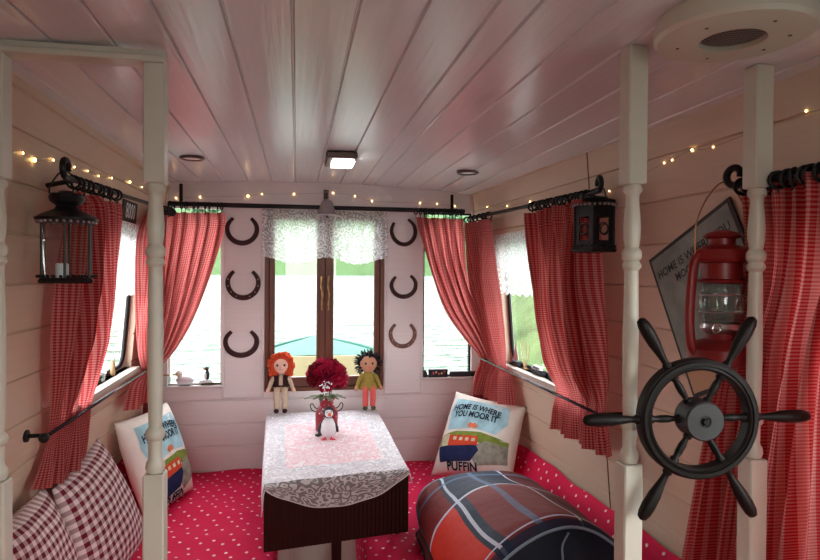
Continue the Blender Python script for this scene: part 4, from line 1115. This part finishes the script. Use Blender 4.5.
# ------------------------------------------------------------------ cushions
def cushion_surface(c, th):
    TL, TR, BR, BL = [Vector(q) for q in c]
    nrm = (TR-TL).cross(BL-TL).normalized()
    def fn(u, v, side=1, lift=0):
        p = TL*(1-u)*(1-v)+TR*u*(1-v)+BR*u*v+BL*(1-u)*v
        cen = (TL+TR+BR+BL)/4; a, b = 2*u-1, 2*v-1
        k = max(0, (1-abs(a)**2.6))**.55*max(0, (1-abs(b)**2.6))**.55
        pinch = 1-.055*(1-abs(a)**2)*abs(b)**3-.055*(1-abs(b)**2)*abs(a)**3
        p = cen+(p-cen)*pinch
        wr_ = .05*math.sin(a*7+b*3)*math.sin(b*6-a*2)
        return p + nrm*side*(th/2*(k*(1+wr_))) + nrm*side*lift
    return fn, nrm
def cushion(label, corners, th, mat, flip, group, us=.42, vs=.42):
    fn, nrm = cushion_surface(corners, th)
    c = sum((Vector(q) for q in corners), Vector())/4
    root = thing('cushion', label, 'cushion', tuple(c), group)
    n = 30
    MB().grid(lambda u, v: fn(u, v, 1), n, n, lambda u, v: (u*us, v*vs)).grid(lambda u, v: fn(u, v, -1), n, n, lambda u, v: (u*us, v*vs)).build('cover', mat, root, True, weld=True)
    return COL.objects[-1], fn
# corners must satisfy: normal (TR-TL)x(BL-TL) faces the room
def art(root, fn, side):
    L = .0016
    W_, H_ = .42, .40
    def poly(pts, mat, name, lift=L, sub=1):
        # split the outline into a fan grid so it follows the puffed surface
        cx_ = sum(p[0] for p in pts)/len(pts); cy_ = sum(p[1] for p in pts)/len(pts)
        vs = []; fs = []; n = len(pts); R_ = 6; dense = []
        for i in range(n):
            a, b = pts[i], pts[(i+1) % n]
            for k in range(5): dense.append((a[0]+(b[0]-a[0])*k/5, a[1]+(b[1]-a[1])*k/5))
        m_ = len(dense)
        for j in range(1, R_+1):
            for (a, b) in dense: vs.append(fn(cx_+(a-cx_)*j/R_, cy_+(b-cy_)*j/R_, side, lift))
        vs.append(fn(cx_, cy_, side, lift)); c_ = len(vs)-1
        for i in range(m_): fs.append((c_, i, (i+1) % m_))
        for j in range(R_-1):
            for i in range(m_): fs.append((j*m_+i, (j+1)*m_+i, (j+1)*m_+(i+1) % m_, j*m_+(i+1) % m_))
        MB().add(vs, fs).build(name, mat, root, True)
    def txt(s_, u0, v0, size, mat, rot_=0, arch=0, sx=1.0, bold=.03):
        vs, fs = text_geo(s_, size, 0, bold*size); out = []
        for v in vs:
            x_ = v[0]*sx; y_ = v[1]-arch*x_*x_
            out.append(fn(u0+x_/W_, v0-y_/H_, side, L*2.4))
        MB().add(out, fs).build('lettering', mat, root)
    poly([(.13, .10), (.87, .10), (.90, .34), (.80, .50), (.5, .46), (.16, .52), (.10, .30)], M['skyblue'], 'printed_sky')
    poly([(.06, .60), (.30, .52), (.62, .50), (.95, .56), (.95, .66), (.5, .62), (.06, .70)], M['printgreen'], 'printed_bank', L*1.2)
    poly([(.50, .72), (.70, .60), (.95, .62), (.96, .84), (.62, .90)], M['printgrey'], 'printed_rocks', L*1.2)
    poly([(.06, .72), (.10, .69), (.60, .66), (.64, .72), (.55, .85), (.14, .88)], M['navy'], 'printed_hull', L*1.5)
    poly([(.22, .575), (.60, .555), (.62, .665), (.22, .70)], M['printred'], 'printed_cabin', L*1.9)
    poly([(.09, .60), (.22, .56), (.22, .70), (.10, .71)], M['printcream'], 'printed_bow', L*1.9)
    for k in range(4): poly([(.28+.085*k, .59), (.325+.085*k, .587), (.325+.085*k, .625), (.28+.085*k, .628)], M['printcream'], 'printed_window', L*2.2)
    poly([(.43, .435), (.47, .40), (.50, .415), (.53, .40), (.57, .435), (.53, .47), (.50, .455), (.47, .47)], M['orange'], 'printed_emblem', L*2.2)
    txt('HOME IS WHERE', .48, .200, .043, M['ink'], arch=.9, sx=.86)
    txt('YOU MOOR IT', .49, .300, .044, M['ink'], arch=.5, sx=.86)
    txt('PUFFIN', .44, .920, .052, M['ink'], sx=1.0)
grp = None
rc = [P(457, 393, y=3.32), P(520, 409, y=3.16), P(509, 475, y=2.90), P(431, 470, y=3.05)]
rc = [P(457, 393, y=3.30), P(525, 408, y=2.80), P(511, 480, y=2.70), P(432, 475, y=3.03)]
def swell(c, k):
    m_ = sum(c, Vector())/4
    return [m_+(q-m_)*k for q in c]
rc = swell(rc, 1.04)
cu1, f1_ = cushion('cream printed boat cushion leaning in the right corner under the tieback', rc, .13, M['cream'], 0, 'printed boat cushions')
art(cu1, f1_, -1 if (rc[1]-rc[0]).cross(rc[3]-rc[0]).dot(EYE-rc[0]) < 0 else 1)
lc_ = [P(116, 425, x=-.735), P(167, 404, y=3.30), P(192, 487, z=.492), P(148, 523, z=.475)]
lc_ = swell(lc_, 1.05)
cu2, f2_ = cushion('cream printed boat cushion leaning in the left corner behind the turned post', lc_, .13, M['cream'], 0, 'printed boat cushions')
art(cu2, f2_, -1 if (lc_[1]-lc_[0]).cross(lc_[3]-lc_[0]).dot(EYE-lc_[0]) < 0 else 1)
B_TL, B_TR = P(52, 490, x=-.705), P(98, 437, x=-.715)
B_BR, B_BL = P(147, 536, z=.50), P(92, 615, z=.49)
cushion('burgundy gingham cushion leaning on the left wall, further one of the two', [B_TL, B_TR, B_BR, B_BL], .13, M['gingham_cushion'], 0, 'burgundy gingham cushions')
A_TL, A_TR = P(-14, 540, x=-.700), P(44, 486, x=-.705)
A_BR, A_BL = P(86, 590, z=.50), P(10, 680, z=.49)
cushion('burgundy gingham cushion in the lower left corner, nearer one of the two', [A_TL, A_TR, A_BR, A_BL], .13, M['gingham_cushion'], 0, 'burgundy gingham cushions')

# ------------------------------------------------------------------ folded tartan bedding on the right bench
def arch(y, xa, xb, zb, zt, sk=0, e=1.9):
    def f(t):
        a = PI*(1-t); cx_ = (xa+xb)/2; c_, s_ = math.cos(a), math.sin(a)
        return Vector((cx_+(xb-xa)/2*(abs(c_)**(2/e))*(1 if c_ > 0 else -1)+sk*s_, y, zb+(zt-zb)*abs(s_)**(2/e)))
    return f
# (y, left, right, base, top)
st_ = [(1.66, .515, 1.045, .50, .800, .0), (1.72, .485, 1.060, .51, .818, .0), (1.90, .470, 1.065, .53, .800, .0), (2.10, .468, 1.07, .55, .768, .0), (2.30, .472, 1.06, .57, .730, .01), (2.45, .485, 1.04, .585, .698, .02), (2.545, .505, 1.00, .595, .660, .02)]
def duv(u, v):
    k = v*(len(st_)-1); vals = []
    for c_ in range(6): vals.append(cat([Vector((s[c_], 0, 0)) for s in st_], v).x)
    q = arch(*vals[:5], vals[5])(u)
    q.y += .10*(.5-u)*(1-v)*1.0 + .05*math.sin(u*3)*v - .16*max(0, .35-u)*v
    q.z += .005*math.sin(u*14+v*5)+.004*math.sin(v*17)
    return q
tbd = thing('tartan_bedding', 'thick roll of red and navy tartan bedding with navy satin end on bench', 'bedding', (.77, 2.1, SZ))
MB().grid(duv, 60, 60, lambda u, v: (u, v)).build('tartan_cover', M['tartan'], tbd, True)
# navy end cap bulging toward the room
def cap(u, v):
    c_ = sum((duv(k/8, 0) for k in range(9)), Vector())/9; c_.z = .60
    e_ = duv(u, 0); k = 1-v
    p = c_+(e_-c_)*k
    p.y -= .045*math.sin(PI/2*min(1, v*1.6)) + .010*math.sin(u*15)*math.sin(PI*v)
    return p
MB().grid(cap, 60, 14).build('navy_end', M['navycloth'], tbd, True)
def under(u, v):
    a = duv(0, v); b = duv(1, v)
    return a+(b-a)*u-Vector((0, 0, min(.07+.0*v, a.z-.50)*math.sin(PI*u)**.5))
MB().grid(under, 20, 30, lambda u, v: (u*.3, v)).build('underside', M['tartan'], tbd, True)
MB().tube([duv(0, k/40)+Vector((-.002, 0, 0)) for k in range(41)], .004, 6).build('side_piping', M['navycloth'], tbd, True)
MB().tube([duv(k/60, 0)+Vector((0, -.004, .002)) for k in range(61)], .0045, 6).build('piping', M['piping'], tbd, True)
pc = [cap(t, v) + Vector((0, -.006, 0)) for t, v in ((.50, .05), (.46, .18), (.44, .35), (.40, .50), (.33, .62), (.26, .70), (.18, .72))]
MB().tube(smoothpath(pc, 5), .0035, 6).build('inner_piping', M['piping'], tbd, True)
MB().tube([duv(u_, 1)+Vector((0, .002, 0)) for u_ in [k/40 for k in range(41)]], .0045, 6).build('back_piping', M['piping'], tbd, True)
MB().grid(lambda u, v: duv(u, 1)*(1-v)+Vector((.76, 2.53, .60))*v, 30, 4, lambda u, v: (u, .99)).build('back_end', M['tartan'], tbd, True)
# lower folded layer peeping out on the left
lw = thing('folded_blanket', 'dark red brown satin blanket folded beneath the tartan bedding', 'blanket', (.50, 2.15, SZ))
def low(u, v):
    # a fat lip along the left side of the roll
    yy = 1.92+.52*v; a = -PI/2+PI*1.0*u
    xo = duv(0, min(1, (yy-1.70)/.80)).x-.0
    w_ = (.050+.008*math.sin(v*9))*math.sin(PI*min(.97, max(.03, v)))**.3
    h_ = .046*math.sin(PI*min(.96, max(.04, v)))**.35
    return Vector((xo+.045-w_*1.2*math.cos(a), yy, SZ+.014+h_+h_*math.sin(a)))
MB().grid(low, 18, 36, lambda u, v: (u*.3, v*.7)).build('fold', M['brownsatin'], lw, True)
edge = [low(.5, k/30)+Vector((-.003, 0, 0)) for k in range(31)]
MB().tube(edge, .004, 6).build('corded_edge', M['navycloth'], lw, True)
MB().box((.50, 1.84, SZ+.012), (1.00, 2.45, SZ+.05), .02).build('folded_layers', M['brownsatin'], lw, True)

# ------------------------------------------------------------------ rag dolls on the centre sill
def doll(px, label, hairmat, skin, top, legs, shoes, skirt, curly, vest=None, lean=0):
    base = P(px, 388, y=YE-.03); base = Vector((base.x, YE-.030, .893))
    r = thing('rag_doll', label, 'doll', tuple(base)); b = base; k = 1.0
    V = lambda x_, y_, z_: b+Vector((x_+lean*z_, y_, z_))
    MB().lathe([(.0001, .0), (.034, .002), (.038, .020), (.034, .050), (.028, .072), (.013, .084), (.010, .096), (.0001, .100)], tuple(b+Vector((0, 0, .004))), n=20, M=Matrix.Diagonal((1, .75, 1))).build('torso', M[top], r, True)
    hd_ = V(0, -.006, .129)
    hd0 = MB().ball(hd_, .047, 20, 14, (.95, .88, .98)).ball(hd_+Vector((0, -.041, -.004)), .005, 8, 6).build('head', M[skin], r, True)
    for sx in (-1, 1):
        MB().ball(hd_+Vector((sx*.017, -.0385, .005)), .0055, 8, 6, (1, .5, 1.2)).build('eye', M['pblack'], hd0, True)
        ap = smoothpath([V(sx*.028, -.002, .076), V(sx*.045, -.012, .050), V(sx*.055, -.022, .022), V(sx*.060, -.030, .012)], 4)
        MB().tube(ap, [.0115-.003*i/12 for i in range(13)], 10).build('sleeve', M[top], r, True)
        MB().ball(ap[-1]+Vector((sx*.002, -.004, -.004)), .010, 10, 8, (1, 1, 1.2)).build('hand', M[skin], r, True)
        lg = smoothpath([V(sx*.016, -.006, .012), V(sx*.018, -.042, .006), V(sx*.019, -.056, -.020), V(sx*.018, -.055, -.075)], 5)
        MB().tube(lg, [.0165-.003*i/15 for i in range(16)], 12).build('leg', M[legs], r, True)
        MB().ball(V(sx*.020, -.062, -.084), .015, 12, 8, (.85, 1.35, .75)).build('shoe', M[shoes], r, True)
    mo = [hd_+Vector((x_*.001, -.0405+abs(x_)*.0002, -.017+.00004*x_*x_)) for x_ in range(-8, 9, 2)]
    MB().tube(mo, .0012, 5).build('mouth', M['printred'], hd0, True)
    rn = random.Random(int(px)); h = MB()
    if curly:
        for i in range(170):
            ph = math.acos(rn.uniform(-.75, 1)); th = rn.uniform(0, 2*PI)
            d = Vector((math.sin(ph)*math.cos(th), math.sin(ph)*math.sin(th), math.cos(ph)))
            if d.y < -.45 and d.z < .72: continue
            p0 = hd_+Vector((d.x*.043, d.y*.040, d.z*.044)); s_ = d.cross(Vector((rn.random(), rn.random(), rn.random()))).normalized()
            h.tube([p0, p0+d*.010+s_*.004, p0+d*.017-s_*.003, p0+d*(.024+.008*rn.random())+s_*.003], [.0036, .0032, .003, .0018], 5)
        h.ball(hd_+Vector((0, .012, .006)), .050, 16, 12, (1.05, .85, 1))
    else:
        h.ball(hd_+Vector((0, .011, .006)), .049, 16, 12, (1.04, .85, 1.02))
        for i in range(30):
            a = math.radians(-62+304*i/29); c_ = hd_+Vector((.044*math.cos(a), -.018, .043*math.sin(a)+.002)); t_ = Vector((-math.sin(a), 0, math.cos(a))); n_ = Vector((math.cos(a), 0, math.sin(a)))
            h.tube(arc(c_, .0115, 0, 2*PI, 8, n_, (t_*.4+Vector((0, -.9, 0))).normalized())[:-1], .0034, 5, closed=True)
        for sx in (-1, 1):
            for j in range(3): h.ball(hd_+Vector((sx*(.042+.002*j), -.010, -.022-.010*j)), .0145, 8, 6)
    if not curly:
        for i in range(90):
            a = math.radians(-58+296*rn.random()); q_ = .046+.012*rn.random()
            h.ball(hd_+Vector((q_*math.cos(a)*1.04, -.022+.045*rn.random(), q_*math.sin(a)+.003)), .0075+.003*rn.random(), 6, 5)
    h.build('hair', M[hairmat], hd0, True)
    if skirt:
        MB().lathe([(.036, .030), (.044, .014), (.054, -.001), (.052, -.003), (.034, .012), (.030, .028)], tuple(b+Vector((0, -.012, .006))), n=28, M=Matrix.Diagonal((1, .9, 1))).build('skirt', M[skirt], r, True)
    if vest:
        for sx in (-1, 1):
            MB().grid(lambda u, v: b+Vector((sx*(.010+.026*u), -.026*math.cos(u*1.2)-.003, .022+.062*v-(.0)*u)), 6, 6).build('waistcoat_front', M[vest], r, True)
        MB().tube(arc(b+Vector((0, 0, .030)), 1, 0, 2*PI, 24, (.039, 0, 0), (0, .030, 0))[:-1], .0042, 6, closed=True).build('belt', M['dkbrown'], r, True)
        for xx in (-.014, 0, .014): MB().ball(b+Vector((xx, -.034, .030)), .0028, 6, 5).build('button', M['pblack'], r)
    r.scale = (1.1, 1.1, 1.1)
    return r
doll(281, 'rag doll with orange hair and beige outfit sitting on the centre sill', 'rhair', 'skin', 'beige', 'beige', 'dkbrown', None, False, 'dkbrown')
doll(368, 'rag doll with black curly hair, mustard top and coral trousers on sill', 'bhair', 'skin2', 'mustard', 'coral', 'olive', 'mustard', True)

# ------------------------------------------------------------------ small things on the sills
zs = .930
def at_sill(px, Y=YE-.004): q = P(px, 384, y=Y); return Vector((q.x, Y, zs))
# left end window sill: ledge things
b = at_sill(184, YE+.008)
dk = thing('duck_ornament', 'pale ornament duck resting on the sill of the left end window', 'ornament', tuple(b))
MB().ball(b+Vector((.004, 0, .020)), .020, 14, 10, (1.75, .62, .95)).build('body', M['pwhite'], dk, True)
MB().ball(b+Vector((-.018, -.002, .048)), .014, 12, 8, (1, .85, 1)).tube([b+Vector((-.014, 0, .030)), b+Vector((-.018, 0, .045))], .009, 8).build('head', M['cream'], dk, True)
MB().ball(b+Vector((-.034, -.004, .046)), .006, 8, 6, (1.5, .8, .6)).build('beak', M['orange'], dk, True)
dk.scale = (1.35, 1.35, 1.35)
b = at_sill(207, YE+.008)
pz = thing('puffin_ornament', 'tiny black and white puffin ornament on a white stand at the left end window', 'ornament', tuple(b))
MB().ball(b+Vector((-.004, 0, .012)), .012, 12, 8, (2.6, .7, 1.0)).build('white_rock', M['pwhite'], pz, True)
MB().ball(b+Vector((.001, 0, .043)), .013, 12, 8, (.75, .7, 1.75)).build('body', M['pblack'], pz, True)
MB().ball(b+Vector((-.005, -.003, .040)), .010, 12, 8, (.7, .7, 1.6)).build('white_belly', M['pwhite'], pz, True)
MB().ball(b+Vector((-.001, 0, .070)), .009, 12, 8).build('head', M['pblack'], pz, True)
MB().ball(b+Vector((-.010, -.003, .069)), .005, 8, 6, (1.3, .7, .9)).build('beak', M['orange'], pz, True)
pz.scale = (1.25, 1.25, 1.25)
b = at_sill(210, YE+.002)
MB().tube(smoothpath([b+Vector((-.045, -.006, .005)), b+Vector((-.02, -.008, .008)), b+Vector((.03, -.008, .009)), b+Vector((.055, -.006, .008))], 4), .0055, 8, flat=.8).build('driftwood_stick', M['olive'], label='dark flat piece of driftwood lying on the sill in front of the puffin ornament', cat='driftwood')
b = at_sill(166, YE-.0)
gb = thing('glass_jar', 'round clear glass jar on the left end sill, beside the post', 'jar', tuple(b))
MB().lathe([(.0001, .001), (.020, .001), (.027, .012), (.029, .030), (.024, .048), (.016, .056), (.017, .060)], tuple(b+Vector((0, .0, 0))), n=20, M=Matrix.Diagonal((1, .5, 1))).build('jar_body', M['lglass'], gb, True)
MB().tube([b+Vector((-.018, 0, .058)), b+Vector((.018, 0, .058))], .004, 8).build('rim', M['brass'], gb)
# right end window sill
zs = .943
def at2(px, Y=YE+.004): q = P(px, 376, y=Y); return Vector((q.x, Y, zs))
b = at2(438)
bx = thing('trinket_box', 'small black decorated box on the right end window sill', 'box', tuple(b))
MB().box((b.x-.055, b.y-.012, b.z), (b.x+.055, b.y+.014, b.z+.046), .003).build('box_body', M['pblack'], bx)
for i in range(5): MB().ball((b.x-.030+.016*i, b.y-.0125, b.z+.024+.006*math.sin(i*2)), .006, 8, 6, (1, .25, 1.2)).build('painted_flower', M['printcream'] if i % 2 else M['coral'], bx, True)
b = at2(464)
MB().box((b.x-.085, b.y-.008, b.z), (b.x+.070, b.y+.014, b.z+.030), .004).build('dark_case', M['pblack'], label='long low black case on the right end window sill', cat='case')
b = at2(426)
MB().ball(b+Vector((-.004, 0, .016)), .016, 10, 8, (.75, .7, 1.1)).ball(b+Vector((-.006, 0, .034)), .009, 10, 8).build('stone_ornament', M['signink'], label='little dark ornament at the left end of the right end sill', cat='ornament')
b = at2(431)
MB().lathe([(.0001, 0), (.009, 0), (.010, .010), (.006, .022), (.0001, .026)], tuple(b), n=12, M=Matrix.Diagonal((1, .8, 1))).build('shell_ornament', M['pwhite'], label='tiny white ornament beside the black trinket box', cat='ornament')
# right wall window sill: little boats
def side_at(X, sd, y, z, off=-.004): return Vector((X(y, z)-sd*off, y, z))
def model_boat(c, L, label, hull, sail=True, cabin=None):
    r = thing('model_boat', label, 'model boat', tuple(c))
    vs = []; N = 10
    for i in range(N+1):
        t = i/N; w = .016*math.sin(PI*min(1, .12+.88*t)**.8)**.7+.001; h = .022+.006*(abs(2*t-1))**2
        for (a, b_) in ((-w, h), (-w*.7, .004), (0, .0), (w*.7, .004), (w, h)): vs.append(Vector(c)+Vector((a, (t-.5)*L, b_)))
    fs = [(i*5+j, i*5+j+1, (i+1)*5+j+1, (i+1)*5+j) for i in range(N) for j in range(4)] + [(i*5+4, i*5, (i+1)*5, (i+1)*5+4) for i in range(N)] + [(0,1,2,3,4), tuple(N*5+j for j in (4,3,2,1,0))]
    MB().add(vs, fs).build('hull', M[hull], r)
    if sail:
        MB().tube([c+Vector((0, 0, .02)), c+Vector((0, 0, .125))], .0016, 6).build('mast', M['bark'], r)
        MB().prism([c+Vector((0, .004, .03)), c+Vector((0, L*.42, .03)), c+Vector((0, .004, .12))], (.0012, 0, 0)).prism([c+Vector((0, -.004, .03)), c+Vector((0, -L*.4, .03)), c+Vector((0, -.004, .10))], (.0012, 0, 0)).build('sail', M['pwhite'], r)
    if cabin:
        MB().box(c+Vector((-.009, -L*.30, .020)), c+Vector((.009, L*.22, .040)), .003).build('cabin', M[cabin], r)
        for i in range(4): MB().box(c+Vector((-.0105, -L*.24+L*.12*i, .026)), c+Vector((-.0085, -L*.17+L*.12*i, .035))).build('cabin_window', M['bark'] if cabin == 'pwhite' else M['printcream'], r)
    return r
model_boat(side_at(xr, 1, 2.93, 1.075, -.012), .095, 'model sailing boat with white sails, at the far end of the right wall sill', 'pblack')
model_boat(side_at(xr, 1, 2.67, 1.075, -.012), .15, 'white model narrowboat in the middle of the right wall sill', 'pblack', False, 'pwhite')
model_boat(side_at(xr, 1, 2.48, 1.075, -.012), .17, 'dark model narrowboat with red cabin, near end of the right wall sill', 'pblack', False, 'brownsatin')
c = side_at(xr, 1, 2.80, 1.075, -.006)
tw = MB()
for i in range(5): tw.tube(smoothpath([c, c+Vector((0, .02*(i-2), .05)), c+Vector((.0, .035*(i-2)+.01, .13+.015*(i % 2)))], 4), .0016, 5)
tw.ball(c+Vector((0, 0, .006)), .012, 10, 6, (1, 1, .5)).build('twig_ornament', M['wicker'], label='spray of dry twigs between the model boats on the right wall sill', cat='ornament')
# left wall sill
c = side_at(xl, -1, 2.58, 1.10, -.014)
g = thing('glass_ornament', 'low clear glass dish on the left wall sill, nearest to the curtain', 'ornament', tuple(c))
MB().lathe([(.0001, .001), (.018, .001), (.026, .014), (.030, .034), (.028, .034), (.022, .014), (.0001, .006)], tuple(c), n=20, M=Matrix.Diagonal((.7, 1, 1))).build('dish', M['lglass'], g, True)
MB().tube(arc(c+Vector((0, 0, .036)), .029, 0, 2*PI, 20, (.7, 0, 0), (0, 1, 0))[:-1], .0022, 6, closed=True).build('rim', M['steel'], g)
c = side_at(xl, -1, 2.74, 1.10, -.012)
g = thing('wooden_figure', 'small pale wooden figure standing on the left wall window sill', 'figurine', tuple(c))
MB().lathe([(.0001, 0), (.010, 0), (.012, .010), (.008, .035), (.009, .055), (.004, .062), (.0001, .063)], tuple(c), n=14).build('figure_body', M['wicker'], g, True)
MB().ball(c+Vector((0, 0, .070)), .008, 10, 8).build('head', M['cream'], g, True)

# ------------------------------------------------------------------ outside: river, bank, bow
WZ = .30
wt = MB()
for (xa, xb, ya, yb) in ((-260, -.86, -20, 280), (1.28, 260, -20, 280), (-.86, 1.28, -20, YB-.06), (-.86, 1.28, YE+.07, 280)):
    wt.add([(xa, ya, WZ), (xb, ya, WZ), (xb, yb, WZ), (xa, yb, WZ)], [(0, 1, 2, 3)])
struct('river', wt, M['water'])
def hill(u, v):
    x_ = -240+480*u; t = v
    y_ = 150+14*math.sin(x_*.021)+110*t
    z_ = WZ-.4+(t**.7)*(44+9*math.sin(x_*.024+1)+4*math.sin(x_*.07)) + 1.1*math.sin(x_*.35+t*25)*math.sin(t*30+x_*.1)*min(1, t*6)
    return Vector((x_, y_, z_))
struct('far_bank', MB().grid(hill, 90, 24), M['grass'], smooth=True)
def hill_r(u, v):
    y_ = -6+58*u; x0_ = 2.6+.15*math.sin(y_*1.3)+max(0, y_-8)*.30+max(0, 4-y_)*1.6
    return Vector((x0_+9*v, y_, WZ-.15+v**.6*(4.2+.6*math.sin(y_*.7))+.12*math.sin(y_*3+v*9)*min(1, v*5)))
struct('near_bank', MB().grid(hill_r, 80, 20), plain('bank_scrub', (.07, .115, .045, 1), .9, 0, .1, .8, 3.5), smooth=True)
def tree(c, h, R, label, mat, seed, grp):
    rn = random.Random(seed); c = Vector(c); r = thing('bank_tree', label, 'tree', tuple(c), grp)
    MB().tube([c+Vector((0, 0, -.4)), c+Vector((.05*h, 0, h*.35)), c+Vector((.02*h, .02*h, h*.75))], [h*.035, h*.026, h*.010], 8).build('trunk', M['bark'], r, True)
    m = MB()
    for i in range(420):
        a, b_ = rn.uniform(0, 2*PI), math.acos(rn.uniform(-1, 1)); q = rn.random()**.4
        p = c+Vector((R*q*math.sin(b_)*math.cos(a), R*q*math.sin(b_)*math.sin(a), h*.62+h*.40*q*math.cos(b_)))
        s_ = R*.16*rn.uniform(.6, 1.3); e1_ = Vector((rn.uniform(-1, 1), rn.uniform(-1, 1), rn.uniform(-1, 1))).normalized(); e2_ = e1_.cross(Vector((rn.random(), rn.random(), rn.random()+.1))).normalized()
        e3_ = e1_.cross(e2_)*.35
        m.add([p-e1_*s_, p+e2_*s_*.5+e3_*s_*.3, p+e1_*s_, p-e2_*s_*.5+e3_*s_*.3, p+e3_*s_], [(0, 1, 4), (1, 2, 4), (2, 3, 4), (3, 0, 4)])
    m.build('crown', M[mat], r)
for i, (y_, xo, h, R) in enumerate(((3.6, 6.4, 3.2, 1.15), (5.2, 4.2, 2.8, 1.1), (7.9, 4.5, 3.2, 1.25), (10.9, 5.3, 3.6, 1.4), (14.3, 6.5, 4.2, 1.7))):
    tree((xo, y_, 1.35), h, R, 'green leafy tree on the near bank seen through the right wall window', 'foliage' if i % 2 else 'foliage2', 20+i, 'trees on the near bank')
for i, (x_, y_) in enumerate(((-62, 158), (-49, 165), (-38, 160), (-24, 163), (-12, 160), (-2, 168), (9, 162), (22, 172), (31, 163), (44, 168), (58, 175), (72, 176))):
    v_ = (y_-150-14*math.sin(x_*.021))/110; zt_ = hill((x_+240)/480, max(0.0, v_)).z-.6
    tree((x_, y_, zt_), 11+2.5*(i % 3), 5.0, 'green tree on the far river bank seen over the water', 'foliage' if i % 3 else 'foliage2', 50+i, 'trees on the far bank')
# bow of the boat beyond the end wall
bw = thing('boat_bow', 'teal foredeck and cream well deck of the boat beyond the window', 'boat', (.16, 5, WZ))
def deck(u, v):
    y_ = 4.98+1.25*v; hw_ = .56*(1-v**1.7); return Vector((.19+hw_*(2*u-1), y_, .835+.030*(1-(2*u-1)**2)+.04*v))
MB().grid(deck, 16, 14).build('foredeck', M['teal'], bw, True)
def rimf(sx): return [deck((1+sx)/2, k/16)+Vector((0, 0, .004)) for k in range(17)]
MB().tube(rimf(-1), .018, 6).tube(rimf(1), .018, 6).build('rubbing_strake', M['teal'], bw, True)
MB().box((-.37, 4.95, WZ), (.75, 4.98, .858)).build('well_bulkhead', M['creamdeck'], bw)
MB().box((-.40, YE+.30, .40), (.78, 4.95, .44)).build('well_deck', M['creamdeck'], bw)
MB().box((-.44, YE+.30, WZ-.1), (-.40, 4.98, .66)).box((.78, YE+.30, WZ-.1), (.82, 4.98, .66)).build('well_side', M['creamdeck'], bw)
def hullf(sx):
    def f(u, v):
        q = deck((1+sx)/2, u); return Vector((q.x, q.y, q.z*(1-v)+(WZ-.1)*v))
    return f
MB().grid(hullf(-1), 14, 3).grid(hullf(1), 14, 3).build('hull_plating', M['hull'], bw, True)

# ------------------------------------------------------------------ light
w = bpy.data.worlds.new('overcast_sky'); S.world = w; w.use_nodes = True; nt = w.node_tree
bg = nt.nodes['Background']; tcn = nt.nodes.new('ShaderNodeTexCoord'); sx_ = nt.nodes.new('ShaderNodeSeparateXYZ'); rp = nt.nodes.new('ShaderNodeValToRGB')
nt.links.new(tcn.outputs['Generated'], sx_.inputs[0]); nt.links.new(sx_.outputs[2], rp.inputs[0]); nt.links.new(rp.outputs[0], bg.inputs[0])
rp.color_ramp.elements[0].color = (1, 1, .98, 1); rp.color_ramp.elements[1].color = (.90, .95, 1, 1); bg.inputs[1].default_value = 4.5
def portal(loc, sx, sy, d):
    li = bpy.data.lights.new('window_portal', 'AREA'); li.shape = 'RECTANGLE'; li.size = sx; li.size_y = sy; li.cycles.is_portal = True
    o = bpy.data.objects.new('window_portal', li); COL.objects.link(o); o.location = loc; o.rotation_euler = Vector(d).to_track_quat('-Z', 'Y').to_euler()
portal((.155, YE+.055, 1.385), .66, 1.0, (0, -1, 0)); portal((-.534, YE+.055, 1.41), .28, .96, (0, -1, 0)); portal((.85, YE+.055, 1.41), .29, .95, (0, -1, 0))
for (X, sd, W_) in ((xl, -1, LW), (xr, 1, RW)):
    for (y0, y1, z0, z1) in W_:
        portal((X((y0+y1)/2, (z0+z1)/2)+sd*.07, (y0+y1)/2, (z0+z1)/2), z1-z0, y1-y0, (-sd, 0, 0))
portal((.185, YB-.02, 1.63), .66, .75, (0, 1, 0))
# unseen lamp added behind the camera to warm the cabin walls
gl = thing('warm_fill_lamp', 'small round fill lamp added on the ceiling, unseen behind the viewer', 'lamp', (.5, -.35, zc(.5)))
MB().lathe([(.09, .002), (.092, -.02), (.07, -.035), (.0001, -.036)], (.5, -.35, zc(.5)), n=28).build('lens', emission('fill_lens_lit', (1, .66, .38, 1), 7), gl, True)
S.view_settings.view_transform = 'Standard'; S.view_settings.look = 'None'; S.view_settings.gamma = 1; S.view_settings.exposure = 1.05
S.cycles.max_bounces = 10; S.cycles.diffuse_bounces = 6; S.cycles.transparent_max_bounces = 24
S.cycles.sample_clamp_indirect = 6
